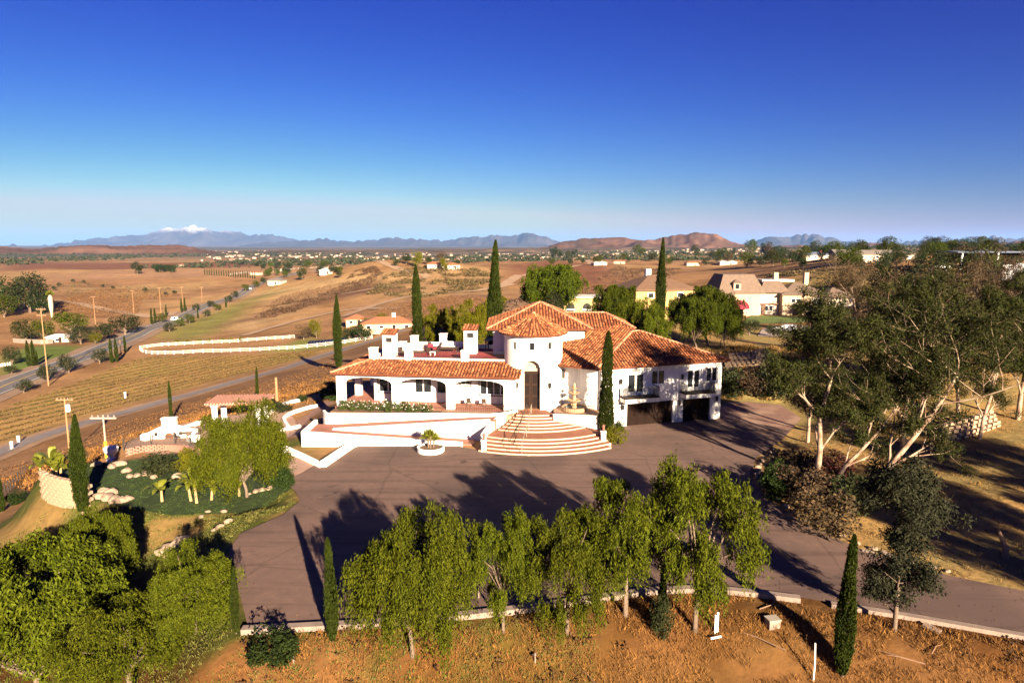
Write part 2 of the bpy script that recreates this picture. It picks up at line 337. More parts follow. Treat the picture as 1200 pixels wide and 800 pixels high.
# ---------------------------------------------------------------- sheets laid over the ground
def drape(name, poly, m, dz, step=2.0, flat=None):
    from mathutils.geometry import tessellate_polygon
    bm = bmesh.new(); bv = [bm.verts.new((p[0], p[1], 0)) for p in poly]
    for t_ in tessellate_polygon([[Vector((p[0], p[1], 0)) for p in poly]]):
        try: bm.faces.new([bv[i] for i in t_])
        except ValueError: pass
    xs = [p[0] for p in poly]; ys = [p[1] for p in poly]
    if flat is None:
        for ax, (lo, hi) in ((0, (min(xs), max(xs))), (1, (min(ys), max(ys)))):
            q = lo + step
            while q < hi:
                n = (1, 0, 0) if ax == 0 else (0, 1, 0); c = (q, 0, 0) if ax == 0 else (0, q, 0)
                bmesh.ops.bisect_plane(bm, geom=bm.verts[:] + bm.edges[:] + bm.faces[:], plane_co=c, plane_no=n); q += step
    bmesh.ops.triangulate(bm, faces=bm.faces[:])
    for v in bm.verts: v.co.z = flat if flat is not None else hz(v.co.x, v.co.y) + dz
    bm.normal_update()
    for f in bm.faces:
        if f.normal.z < 0: f.normal_flip()
    me = bpy.data.meshes.new(name); bm.to_mesh(me); bm.free()
    return link(name, me, m)
def smoothline(pts, step):
    P = [Vector(p[:2]) for p in pts]; out = []
    for i in range(len(P) - 1):
        p0, p1, p2, p3 = P[max(i - 1, 0)], P[i], P[i + 1], P[min(i + 2, len(P) - 1)]
        n = max(2, int((p2 - p1).length / step))
        for k in range(n):
            t = k / n; out.append(.5 * ((2 * p1) + (p2 - p0) * t + (2 * p0 - 5 * p1 + 4 * p2 - p3) * t * t + (3 * p1 - p0 - 3 * p2 + p3) * t ** 3))
    return out + [P[-1]]
def ribbon(name, line, w, m, dz, shift=0.0, cross=4):
    v = []; f = []; n = len(line)
    for i, p in enumerate(line):
        t = (line[min(i + 1, n - 1)] - line[max(i - 1, 0)]).normalized(); nn = Vector((-t.y, t.x))
        for k in range(cross + 1):
            q = p + nn * (shift + w * (k / cross - .5)); v.append((q.x, q.y, hz(q.x, q.y) + dz))
    c = cross + 1
    for i in range(n - 1):
        for k in range(cross): f.append((i * c + k, (i + 1) * c + k, (i + 1) * c + k + 1, i * c + k + 1))
    b = MB().add(v, f); o = b.build(name, m); me = o.data
    if me.polygons[0].normal.z < 0: me.flip_normals()
    return o
ASPH = mat('driveway_asphalt', (.148,.090,.069), (.118,.072,.057), 1.6, rough=.9, bump=.25, bscale=30, c3=(.094,.059,.049), scale3=.14, spec=.25)
def crackmat(m):                                 # thin dark seams and cracks in the asphalt
    nt = m.node_tree; N = nt.nodes; L = nt.links; b = N['Principled BSDF']; src = b.inputs['Base Color'].links[0].from_socket
    tc = N.new('ShaderNodeTexCoord'); nz = N.new('ShaderNodeTexNoise'); nz.inputs['Scale'].default_value = .35; nz.inputs['Detail'].default_value = 3
    L.new(tc.outputs['Object'], nz.inputs['Vector']); mx = N.new('ShaderNodeMix'); mx.data_type = 'RGBA'; mx.inputs['Factor'].default_value = .35
    L.new(tc.outputs['Object'], mx.inputs['A']); L.new(nz.outputs['Color'], mx.inputs['B'])
    vo = N.new('ShaderNodeTexVoronoi'); vo.feature = 'DISTANCE_TO_EDGE'; vo.inputs['Scale'].default_value = .16; L.new(mx.outputs['Result'], vo.inputs['Vector'])
    r = N.new('ShaderNodeMapRange'); r.inputs[1].default_value = 0; r.inputs[2].default_value = .012; r.inputs[3].default_value = .74; r.inputs[4].default_value = 1
    L.new(vo.outputs['Distance'], r.inputs[0]); hv = N.new('ShaderNodeHueSaturation'); L.new(src, hv.inputs['Color']); L.new(r.outputs[0], hv.inputs['Value']); L.new(hv.outputs[0], b.inputs['Base Color'])
crackmat(ASPH)
def wearmat(m):                                  # long faint tyre tracks and oil stains
    nt = m.node_tree; N = nt.nodes; L = nt.links; b = N['Principled BSDF']; src = b.inputs['Base Color'].links[0].from_socket
    tc = N.new('ShaderNodeTexCoord'); hv = N.new('ShaderNodeHueSaturation'); last = None
    for rot, sc_, lo, hi, k in ((.35, (.05, .9, 1), .54, .68, .72), (-.5, (.06, 1.1, 1), .56, .68, .76), (0, (.55, .55, 1), .64, .72, .5)):
        mp = N.new('ShaderNodeMapping'); mp.inputs['Rotation'].default_value = (0, 0, rot); mp.inputs['Scale'].default_value = sc_; L.new(tc.outputs['Object'], mp.inputs[0])
        nz = N.new('ShaderNodeTexNoise'); nz.inputs['Scale'].default_value = 1.0; nz.inputs['Detail'].default_value = 5; L.new(mp.outputs[0], nz.inputs['Vector'])
        r = N.new('ShaderNodeMapRange'); r.inputs[1].default_value = lo; r.inputs[2].default_value = hi; r.inputs[3].default_value = 1; r.inputs[4].default_value = k; L.new(nz.outputs[0], r.inputs[0])
        if last is None: last = r.outputs[0]
        else:
            mm = N.new('ShaderNodeMath'); mm.operation = 'MULTIPLY'; L.new(last, mm.inputs[0]); L.new(r.outputs[0], mm.inputs[1]); last = mm.outputs[0]
    L.new(src, hv.inputs['Color']); L.new(last, hv.inputs['Value']); L.new(hv.outputs[0], b.inputs['Base Color'])
wearmat(ASPH)
struct(drape('driveway', DRIVE, ASPH, 0, flat=0.0))
PAV = mat('court_pavers', (.21,.115,.085), (.15,.08,.06), 2.2, c3=(.26,.16,.11), scale3=.3, bump=.2)
struct(drape('paved_court', [(22.7,70.6),(24.5,69.0),(28,65.2),(31.2,69.8),(31.4,75.8),(26.3,78),(22.7,74)], PAV, 0, flat=0.012))
CONC = mat('concrete', (.24,.175,.14), (.17,.125,.10), 1.5, bump=.15)
def curb(name, line, w, h, m):
    b = MB(); n = len(line); L_, R_ = [], []
    for i, p in enumerate(line):
        t = (line[min(i + 1, n - 1)] - line[max(i - 1, 0)]).normalized(); nn = Vector((-t.y, t.x)); L_.append(p + nn * w / 2); R_.append(p - nn * w / 2)
    for i in range(n - 1):
        b.prism([L_[i], L_[i + 1], R_[i + 1], R_[i]], -.5, h)
    return b
def solidcurb(name, line, w, h, m, z0=-.6, zt=None):
    n = len(line); v = []; f = []
    for i, p in enumerate(line):
        t = (line[min(i + 1, n - 1)] - line[max(i - 1, 0)]).normalized(); nn = Vector((-t.y, t.x)); a = p + nn * w / 2; c = p - nn * w / 2
        top = (zt(i / (n - 1), p) if zt else h)
        zb = z0(p) if callable(z0) else z0
        v += [(a.x, a.y, zb), (a.x, a.y, top), (c.x, c.y, top), (c.x, c.y, zb)]
    for i in range(n - 1):
        for k in range(4): f.append((i * 4 + k, i * 4 + (k + 1) % 4, i * 4 + 4 + (k + 1) % 4, i * 4 + 4 + k))
    f += [(0, 1, 2, 3), (n * 4 - 1, n * 4 - 2, n * 4 - 3, n * 4 - 4)]
    return MB().add(v, f).build(name, m)
cl = smoothline([(-13.1,29.95),(-9.2,30.3),(-5.3,30.75),(0,31.75),(4.5,32.85),(8.3,33.75),(11.8,33.65),(15.2,32.8)], 1.0)
struct(solidcurb('kerb', cl, .42, .16, CONC))
cl = smoothline([(16.6,32.3),(19.5,31.35),(24.5,29.45),(33,26.25),(46,21.25)], 1.0)
struct(solidcurb('kerb', cl, .38, .11, CONC))
# roads in the valley
ROADM = mat('road_asphalt', (.13,.115,.11), (.095,.085,.085), .6, bump=.1); SHLD = mat('road_shoulder', (.24,.155,.095), (.19,.115,.07), .3)
LINE = mat('road_paint', (.62,.56,.45), (.5,.45,.36), .8)
mr_ = [at(*p) for p in ((-130,505),(-40,472),(0,455),(60,432),(110,413),(160,392),(200,377),(250,355),(290,339),(315,329),(345,321),(375,316))]
mline = smoothline(mr_, 6.0)
struct(ribbon('road_shoulder', mline, 17, SHLD, .12, cross=6)); struct(ribbon('road', mline, 9.0, ROADM, .2))
struct(ribbon('centre_line', mline, .35, mat('yellow_paint', (.5,.33,.06), (.4,.26,.05), 1), .26)); 
for sft in (-4.0, 4.0): struct(ribbon('edge_line', mline, .25, LINE, .26, shift=sft))
ln_ = [at(*p) for p in ((-90,572),(-30,543),(20,522),(70,505),(125,489),(180,474),(250,455),(330,433),(395,412),(440,398),(475,386))]
lline = smoothline(ln_, 4.0)
struct(ribbon('lane_verge', lline, 9.5, mat('verge_dust', (.30,.185,.10), (.22,.13,.07), .5), .07, cross=6)); struct(ribbon('lane', lline, 4.6, mat('lane_asphalt', (.20,.165,.15), (.15,.12,.11), .7), .13))
# yard surfaces
struct(drape('patio_paving', PATIO, mat('patio_concrete', (.33,.21,.15), (.27,.165,.115), .8, bump=.1), .05, 2.0))
struct(drape('lawn', LAWN, mat('lawn_grass', (.016,.028,.004), (.026,.040,.006), 1.2, bump=.6, bscale=14), .05, 1.5))
struct(drape('walk_path', [tuple(G(*p, 0)[:2]) for p in ((331,540),(352,533),(388,548),(376,556),(362,578),(352,566))], mat('path_concrete', (.34,.215,.16), (.28,.175,.13), 1), .05, 1.0))
# dirt road band across the middle distance, farm tracks on the hill
TRK = mat('track_dust', (.33,.21,.12), (.27,.17,.10), .3)
for pts, w in ((((400,372),(450,355),(500,345),(560,341),(600,333)), 6), (((285,394),(340,378),(420,362),(470,362)), 5), (((440,306),(470,316),(500,325),(450,336),(400,345)), 6),
               (((60,352),(110,360),(180,372),(200,366)), 8), (((700,312),(690,306),(670,303)), 9), (((590,335),(640,318),(720,308)), 7)):
    struct(ribbon('dirt_track', smoothline([at(*p) for p in pts], 8.0), w, TRK, .35, cross=2))
# ---------------------------------------------------------------- the villa
WH = mat('white_stucco', (.74,.70,.66), (.67,.63,.585), 1.3, rough=.9, bump=.3, bscale=9, spec=.2)
def streaks(m):                                  # faint rain streaks and grime on the render
    nt = m.node_tree; N = nt.nodes; L = nt.links; b = N['Principled BSDF']; src = b.inputs['Base Color'].links[0].from_socket
    tc = N.new('ShaderNodeTexCoord'); mp = N.new('ShaderNodeMapping'); mp.inputs['Scale'].default_value = (2.2, 2.2, .18); L.new(tc.outputs['Object'], mp.inputs[0])
    nz = N.new('ShaderNodeTexNoise'); nz.inputs['Scale'].default_value = 1.0; nz.inputs['Detail'].default_value = 6; L.new(mp.outputs[0], nz.inputs['Vector'])
    r = N.new('ShaderNodeMapRange'); r.inputs[1].default_value = .5; r.inputs[2].default_value = .75; r.inputs[3].default_value = 1; r.inputs[4].default_value = .62; L.new(nz.outputs[0], r.inputs[0])
    hv = N.new('ShaderNodeHueSaturation'); L.new(src, hv.inputs['Color']); L.new(r.outputs[0], hv.inputs['Value']); L.new(hv.outputs[0], b.inputs['Base Color'])
streaks(WH)
WH2 = mat('white_paint', (.82,.80,.77), (.76,.74,.71), 2, rough=.6)
WOOD = mat('dark_timber', (.026,.012,.008), (.016,.008,.005), 4, rough=.7, spec=.12)
BRN = mat('brown_frame', (.16,.075,.05), (.11,.05,.035), 4, rough=.6)
GLASS = mat('window_glass', (.018,.020,.024), (.012,.013,.016), 1, rough=.08, spec=.6)
IRON = mat('wrought_iron', (.018,.016,.016), (.03,.026,.024), 8, rough=.5, metal=.3)
TILE = mat('roof_clay_tile', (.235,.068,.021), (.16,.041,.014), 3.0, rough=.85, island=.6, c3=(.36,.155,.065), scale3=5.0, bump=.2)
PAN = mat('roof_clay_pan', (.13,.036,.014), (.09,.026,.012), 5, rough=.9)
RIDGE = mat('ridge_tile', (.42,.22,.13), (.30,.115,.055), 3, island=.3)
TERRA = mat('terracotta_paving', (.33,.135,.09), (.25,.10,.065), 2.5, bump=.1)
RED = mat('red_deck', (.30,.045,.04), (.24,.035,.035), 1.5)
house = thing('villa', 'white stucco villa with red clay tile roofs and round entrance tower', 'house', (2.2, 70, 0))
HO = house.location
def part(mb, name, m, parent=None, smooth=False): return mb.build(name, m, parent or house, HO, smooth)
def frame2(ox, oy, ang):
    a, b = math.cos(ang), math.sin(ang)
    return lambda x, y, z=0.0: (ox + x * a - y * b, oy + x * b + y * a, z)
LW = frame2(-17.9, 68.05, R(-7.2)); GW = frame2(9.0, 65.9, R(16.6)); ID = lambda x, y, z=0.0: (x, y, z)
rng = random.Random(5)
def clip_cols(p2, x):
    ys = []; n = len(p2)
    for i in range(n):
        (x1, y1), (x2, y2) = p2[i - 1], p2[i]
        if (x1 > x) != (x2 > x): ys.append(y1 + (x - x1) / (x2 - x1) * (y2 - y1))
    ys.sort(); return list(zip(ys[::2], ys[1::2]))
def barrel(mb, o, e, u, n, L_, r0, r1, l0, l1, seg=4):
    vs_ = []
    for d, r, l in ((0, r0, l0), (L_, r1, l1)):
        for k in range(seg + 1):
            q = math.pi * k / seg; vs_.append(o + u * d + e * (-math.cos(q) * r) + n * (math.sin(q) * r * .9 + l))
    m_ = seg + 1
    mb.add(vs_, [(k, k + 1, m_ + k + 1, m_ + k) for k in range(seg)] + [tuple(range(seg, -1, -1))])
def roof_face(tmb, smb, poly, thick=.14):        # poly[0]->poly[1] is the eave
    P = [Vector(p) for p in poly]; e = (P[1] - P[0]).normalized()
    n = Vector((0, 0, 0))
    for i in range(len(P)): n += (P[i] - P[0]).cross(P[(i + 1) % len(P)] - P[0])
    n.normalize()
    if n.z < 0: n = -n
    u = n.cross(e)
    if u.z < 0: u = -u
    p2 = [((p - P[0]).dot(e), (p - P[0]).dot(u)) for p in P]
    xs = [p[0] for p in p2]; x = min(xs) + .15; c0 = .33
    while x < max(xs):
        for y0, y1 in clip_cols(p2, x):
            y = y0 - .05 + (.09 * rng.random())
            while y < y1 - .1:
                ln = min(.5, y1 - y)
                barrel(tmb, P[0] + e * (x + rng.uniform(-.015, .015)) + u * y, e, u, n, ln, .108 + rng.uniform(-.012, .012), .085, .05 + rng.uniform(0, .025), .012)
                y += .43
        x += c0
    smb.slab([P[i] for i in range(len(P))], thick)
def ridge_caps(mb, a, b, r=.17):
    a = Vector(a); b = Vector(b); u = (b - a); L_ = u.length; u.normalize(); e = Vector((-u.y, u.x, 0)).normalized(); n = e.cross(u); n = n if n.z > 0 else -n; y = 0
    while y < L_ - .1:
        barrel(mb, a + u * y - n * .03, e, u, n, min(.48, L_ - y), r, r * .82, .05, .02); y += .42
def roof(name, faces, hips, thick=.14):
    t = MB(); s_ = MB(); h = MB()
    for f in faces: roof_face(t, s_, f, thick)
    for a, b in hips: ridge_caps(h, a, b)
    o = part(s_, name, PAN); q = part(t, 'roof_tiles', TILE, o); stuff(q)
    if hips: stuff(part(h, 'ridge_tiles', RIDGE, o))
    return o
def wall_holes(mb, T, x0, x1, z0, z1, y0, y1, holes=()):
    xs = sorted({x0, x1, *[h[0] for h in holes], *[h[1] for h in holes]}); zs = sorted({z0, z1, *[h[2] for h in holes], *[h[3] for h in holes]})
    for i in range(len(xs) - 1):
        run = None
        for k in range(len(zs) - 1):
            cx, cz = (xs[i] + xs[i + 1]) / 2, (zs[k] + zs[k + 1]) / 2
            hole = any(h[0] < cx < h[1] and h[2] < cz < h[3] for h in holes)
            if not hole and run is None: run = zs[k]
            if (hole or k == len(zs) - 2) and run is not None:
                top = zs[k] if hole else zs[k + 1]; mb.box(xs[i], xs[i + 1], y0, y1, run, top, T); run = None
def window(T, x0, x1, z0, z1, yf, fm, nx=2, nz=1, fw=.09, name='window', outer=None, lintel=True):
    # yf: wall's outer face in T's y; opening is recessed; frame members and one pane per light
    mb = MB(); d = .08
    mb.box(x0, x0 + fw, yf + .06, yf + .06 + d, z0, z1, T); mb.box(x1 - fw, x1, yf + .06, yf + .06 + d, z0, z1, T)
    mb.box(x0 + fw, x1 - fw, yf + .06, yf + .06 + d, z0, z0 + fw, T); mb.box(x0 + fw, x1 - fw, yf + .06, yf + .06 + d, z1 - fw, z1, T)
    w = (x1 - x0 - fw) / nx
    for i in range(1, nx): mb.box(x0 + i * w, x0 + i * w + fw, yf + .062, yf + .055 + d, z0 + fw, z1 - fw, T)
    o = part(mb, name, fm)
    for i in range(nx):
        p = MB(); p.box(x0 + i * w + fw + .002, x0 + (i + 1) * w - .002, yf + .11, yf + .13, z0 + fw + .002, z1 - fw - .002, T); part(p, 'pane', GLASS, o)
    if outer:
        t = MB(); g = .12
        t.box(x0 - g, x0, yf - .04, yf + .03, z0 - g, z1 + g, T); t.box(x1, x1 + g, yf - .04, yf + .03, z0 - g, z1 + g, T)
        t.box(x0, x1, yf - .038, yf + .03, z0 - g, z0, T); t.box(x0, x1, yf - .038, yf + .03, z1, z1 + g, T); part(t, 'surround', outer, o)
    return o
# --- left wing: arcade, back wall, porch roof, roof terrace
FL = 1.8
def arcade():
    pts = [(-.45, FL)]; cols = [(-.45, .45), (5.5, 6.35), (11.25, 12.1)]; ends = [(.45, 5.5), (6.35, 11.25), (12.1, 17.2)]
    out = [(-.45, FL)]
    for (a, b) in ends:
        out.append((a, FL)); sp = 4.2; top = 4.95
        for k in range(13):
            q = math.pi * (1 - k / 12); out.append(((a + b) / 2 + math.cos(q) * (b - a) / 2, sp + (top - sp) * math.sin(q) ** .8))
        out.append((b, FL))
    out += [(18.4, FL), (18.4, 5.42), (-.45, 5.42)]
    v = [LW(x, 0, z) for x, z in out] + [LW(x, .5, z) for x, z in out]; n = len(out)
    f = [tuple(range(n)), tuple(range(2 * n - 1, n - 1, -1))] + [((i + 1) % n, i, n + i, n + (i + 1) % n) for i in range(n)]
    part(MB().add(v, f), 'arcade_wall', WH)
arcade()
b = MB(); holes = [(3.1,5.2,2.75,4.25),(7.1,9.0,2.75,4.35),(9.5,11.4,2.75,4.35),(12.15,13.2,3.75,4.3),(14.2,17.2,2.75,4.4)]
wall_holes(b, LW, 2.6, 18.8, FL, 6.25, 3.0, 3.35, holes)
b.box(2.6, 2.95, 3.35, 11, FL, 6.25, LW); b.box(2.6, 18.6, 10.7, 11.0, 0, 6.25, LW)
b.box(2.96, 18.5, 4.1, 4.2, FL, 6.1, LW)
part(b, 'wing_wall', WH)
window(LW, 3.1, 5.2, 2.75, 4.25, 3.0, WH2, 2, outer=BRN); window(LW, 7.1, 9.0, 2.75, 4.35, 3.0, WH2, 2); window(LW, 9.5, 11.4, 2.75, 4.35, 3.0, WH2, 1)
window(LW, 12.15, 13.2, 3.75, 4.3, 3.0, WH2, 2, fw=.06, outer=BRN); window(LW, 14.2, 17.2, 2.75, 4.4, 3.0, WH2, 4, outer=BRN)
for y in (5.2, 10.4): part(MB().box(-.4, .3, y, y + .6, -.1, 5.3, LW), 'porch_column', WH)
part(MB().box(-.38, .28, .5, 11, 4.75, 5.42, LW), 'porch_beam', WH)
b = MB().box(-.6, 18.6, -.1, 3.0, .2, FL - .03, LW); b.box(-.6, 2.6, 3.0, 11, -.2, FL - .03, LW); part(b, 'porch_floor', TERRA)
e0, e1, zt, ze = -.75, 2.75, 6.42, 5.42
fr = [LW(e0, e0, ze), LW(18.9, e0, ze), LW(18.9, e1, zt), LW(e1, e1, zt)]
lf = [LW(e0, 11.5, ze), LW(e0, e0, ze), LW(e1, e1, zt), LW(e1, 11.5, zt)]
roof('porch_roof', [fr, lf], [(LW(e0, e0, ze + .05), LW(e1, e1, zt + .05))])
# roof terrace
DK = 6.5
part(MB().box(2.9, 18.5, 3.0, 10.9, 6.25, DK, LW), 'terrace_deck', RED)
b = MB().box(2.55, 17.6, 2.72, 3.05, 5.6, 6.62, LW); b.box(2.55, 2.85, 3.05, 11.0, 6.0, 6.7, LW); b.box(2.85, 18.4, 10.75, 11.05, 6.0, 6.95, LW)
part(b, 'terrace_parapet', WH)
for x, y, h in ((2.7, 2.88, 7.55), (6.6, 2.88, 7.45), (12.7, 2.88, 7.45), (5.0, 10.9, 7.8), (8.5, 10.9, 8.1), (2.75, 7.2, 7.6), (4.2, 8.6, 7.4)):
    part(MB().box(x - .38, x + .38, y - .38, y + .38, 6.2, h, LW).box(x - .44, x + .44, y - .44, y + .44, h, h + .09, LW), 'parapet_pier', WH)
part(MB().box(3.0, 5.0, 8.3, 8.6, 6.45, 7.3, LW), 'terrace_bench_wall', WH); part(MB().box(5.4, 8.1, 10.5, 10.7, 6.45, 7.2, LW), 'terrace_bench_wall', WH)
def railing(T, x0, x1, y, z0, z1, name='railing', m=IRON, step=.16, parent=None):
    mb = MB(); mb.box(x0, x1, y - .025, y + .025, z1 - .04, z1, T); mb.box(x0, x1, y - .02, y + .02, z0 + .06, z0 + .1, T)
    n = max(2, int((x1 - x0) / step))
    for i in range(n + 1):
        x = x0 + (x1 - x0) * i / n; w = .022 if i % 6 else .035; mb.box(x - w / 2, x + w / 2, y - .0105, y + .0105, z0, z1 - .041, T)
    return part(mb, name, m, parent)
for x0, x1 in ((4.6, 6.2), (7.0, 12.3), (13.1, 17.5)): railing(LW, x0, x1, 2.86, 6.62, 7.4)
def chimney(x, y, w, d, h, T=LW):
    b = MB().box(x - w / 2, x + w / 2, y - d / 2, y + d / 2, 6.2, h - .95, T)
    for sx in (-1, 1):
        for sy in (-1, 1): b.box(x + sx * (w / 2 - .15) - .15, x + sx * (w / 2 - .15) + .15, y + sy * (d / 2 - .15) - .15, y + sy * (d / 2 - .15) + .15, h - .95, h - .4, T)
    b.box(x - w / 2, x + w / 2, y - d / 2, y + d / 2, h - .4, h, T)
    o = part(b, 'chimney', WH)
    part(MB().box(x - .3, x + .3, y - .25, y + .25, h - .95, h - .42, T), 'flue', IRON, o)
    t = MB(); s_ = MB(); g = .18
    A = [T(x - w/2 - g, y - d/2 - g, h), T(x + w/2 + g, y - d/2 - g, h), T(x + w/2 + g, y + d/2 + g, h + .42), T(x - w/2 - g, y + d/2 + g, h + .42)]
    roof_face(t, s_, A, .1); part(s_, 'cap', PAN, o); stuff(part(t, 'cap_tiles', TILE, o))
    part(MB().box(x - w/2, x + w/2, y + d/2 - .2, y + d/2, h, h + .3, T), 'cap_wall', WH, o)
chimney(4.1, 4.3, 1.35, 1.1, 9.0); chimney(12.5, 7.2, 1.35, 1.2, 9.25)
# --- main block
wz = 9.45
b = MB(); b.box(-2.1, 8.0, 72.9, 82, 0, wz, ID); part(b, 'main_wall', WH)
ap = (3.3, 77.3, 11.95); c = [(-2.8,72.2,wz-.05),(8.8,72.2,wz-.05),(8.8,82.6,wz-.05),(-2.8,82.6,wz-.05)]
roof('main_roof', [[c[0], c[1], ap], [c[1], c[2], ap], [c[2], c[3], ap], [c[3], c[0], ap]], [(c[i], ap) for i in range(4)])
b = MB().box(8.01, 13.1, 75.0, 81.0, 0, 9.2, ID); part(b, 'rear_wall', WH)
c = [(3.0,74.4,9.2),(13.9,74.4,9.2),(13.9,81.7,9.2),(3.0,81.7,9.2)]; r0 = (5.5,78.0,10.62); r1 = (10.9,78.0,10.62)
roof('rear_roof', [[c[0], c[1], r1, r0], [c[1], c[2], r1], [c[2], c[3], r0, r1]], [(c[1], r1), (r0, r1), (c[2], r1)])
# --- tower
TC = Vector((2.25, 69.35)); TR = 3.05; TOPZ = 9.62
def tower():
    b = MB(); N = 144; th = .45
    def spans(q):                                # q: degrees from -Y (towards +X positive)
        lo = FL - .4; x = math.sin(R(q)) * TR; off = x + .28
        if abs(off) < .90: lo = 6.05 + math.sqrt(max(0, .9 ** 2 - off ** 2)) * .98
        s_ = [(lo, TOPZ)]
        for wq in (-42, -4.5, 33):
            if abs(q - wq) < 5.6: s_ = [(lo, 7.92), (8.74, TOPZ)]
        return s_
    P = lambda q, r, z: (TC.x + math.sin(R(q)) * r, TC.y - math.cos(R(q)) * r, z)
    for i in range(N):
        q0 = -180 + 360 * i / N; q1 = q0 + 360 / N; qm = (q0 + q1) / 2
        for z0, z1 in spans(qm):
            v = [P(q0, TR, z0), P(q1, TR, z0), P(q1, TR, z1), P(q0, TR, z1), P(q0, TR - th, z0), P(q1, TR - th, z0), P(q1, TR - th, z1), P(q0, TR - th, z1)]
            b.add(v, [(0, 1, 2, 3), (5, 4, 7, 6), (4, 5, 1, 0), (3, 2, 6, 7), (4, 0, 3, 7), (1, 5, 6, 2)])
    o = part(b, 'tower_wall', WH)
    for wq in (-42, -4.5, 33):
        a = R(wq); T = frame2(TC.x + math.sin(a) * TR, TC.y - math.cos(a) * TR, a)
        mb = MB(); mb.box(-.3, -.24, .2, .27, 7.92, 8.74, T); mb.box(.24, .3, .2, .27, 7.92, 8.74, T); mb.box(-.24, .24, .2, .27, 7.92, 7.98, T); mb.box(-.24, .24, .2, .27, 8.68, 8.74, T)
        w = part(mb, 'window', WH2); part(MB().box(-.239, .239, .22, .24, 7.981, 8.679, T), 'pane', GLASS, w)
    # cone roof as tapering columns of barrel tiles
    t = MB(); s_ = MB(); rr = 3.62; za, zb = 9.5, 11.42; apx = Vector((TC.x, TC.y, zb)); NS = 24
    ring = [Vector((TC.x + math.sin(2 * math.pi * i / NS) * rr, TC.y - math.cos(2 * math.pi * i / NS) * rr, za)) for i in range(NS)]
    for i in range(NS): roof_face(t, s_, [ring[i], ring[(i + 1) % NS], apx], .1)
    o = part(s_, 'tower_roof', PAN); stuff(part(t, 'roof_tiles', TILE, o))
    h = MB()
    for i in range(0, NS, 2): ridge_caps(h, ring[i] + Vector((0, 0, .02)), ring[i].lerp(apx, .96), .11)
    stuff(part(h, 'ridge_tiles', TILE, o)); part(MB().lathe([(.28, 0), (.22, .15), (.05, .26)], (TC.x, TC.y, zb - .05), 10), 'finial', RIDGE, o)
    # entrance inside the arch
    T = frame2(TC.x - .28, TC.y - TR + .05, 0)
    part(MB().box(-.95, .95, .75, .85, 5.62, 7.1, T), 'tympanum', mat('beige_plaster', (.36,.28,.20), (.30,.23,.16), 2))
    for sx in (-1, 1):
        x0, x1 = (-.93, -.015) if sx < 0 else (.015, .93)
        d = part(MB().box(x0, x1, .70, .78, FL + .02, 5.6, T), 'entrance_door', WOOD)
        for k in range(3):
            z0 = FL + .25 + k * 1.2; part(MB().box(x0 + .18, x1 - .18, .665, .699, z0, z0 + .95, T), 'door_panel', mat('door_glazing', (.016,.009,.007), (.011,.007,.006), 3, rough=.25), d)
    part(MB().box(-1.0, 1.0, .55, .69, 5.5, 5.72, T), 'door_lintel', WOOD)
    part(MB().box(-1.0, 1.0, .0, 1.0, FL - .05, FL + .015, T), 'threshold', mat('threshold_brick', (.28,.13,.06), (.22,.1,.05), 3))
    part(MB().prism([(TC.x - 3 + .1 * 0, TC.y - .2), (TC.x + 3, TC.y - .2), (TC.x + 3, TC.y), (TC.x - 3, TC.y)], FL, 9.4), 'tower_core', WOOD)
tower()
def lantern(T, x, y, z, s=1.0):
    b = MB().lathe([(.05*s, 0), (.12*s, .08*s), (.15*s, .38*s), (.19*s, .42*s), (.03*s, .58*s)], T(x, y, z), 8); p = T(x, y + .1, z + .45 * s); q = T(x, y + .32, z + .5 * s)
    b.tube([T(x, y, z + .5*s), p, q], .025, 5); part(b, 'wall_lantern', IRON)
for a, z in ((-33, 4.0), (30, 4.0)):
    q = R(a); lantern(frame2(TC.x + math.sin(q) * TR, TC.y - math.cos(q) * TR, q), 0, -.2, z, 1.1)
# --- recessed front between tower and garage wing
E1, E2 = Vector((4.3, 67.75, 6.25)), Vector((8.45, 65.3, 6.25))
ax = Vector(GW(6.0, 5.4, 9.05))
nrm = Vector((E1.y - E2.y, E2.x - E1.x)).normalized()      # into the roof
slope = (ax.z - E2.z) / ((ax.xy - E2.xy).dot(nrm))
zf = lambda x, y: E2.z + slope * (Vector((x, y)) - E2.xy).dot(nrm)
P5 = (12.4, 75.2); P6 = (3.2, 75.2); P7 = (3.2, 68.4)
cen = [tuple(E1), tuple(E2), tuple(ax), (*P5, zf(*P5)), (*P6, zf(*P6)), (*P7, zf(*P7))]
gc = [GW(-.65, -.62, 6.25), GW(14.6, -.62, 6.45), GW(14.6, 11.5, 6.45)]; ar = GW(7.0, 5.6, 9.08)
roof('garage_roof', [cen, [tuple(E2), gc[1], ar, tuple(ax)], [gc[1], gc[2], ar]], [(tuple(E2), tuple(ax)), (gc[1], ar), (tuple(ax), ar)])
part(MB().prism([(4.4,69.2),(6.9,68.4),(8.6,66.6),(9.3,66.4),(9.5,74),(4.4,74)], .2, [6.3,6.3,6.25,6.25,7.9,7.9]), 'recess_wall', WH)
T = frame2(4.4, 69.2, math.atan2(-.8, 2.5))
b = MB().box(.75, 1.25, -.06, -.01, 4.6, 5.55, T); o = part(b, 'window', BRN); part(MB().box(.83, 1.17, -.075, -.062, 4.7, 5.45, T), 'pane', GLASS, o)
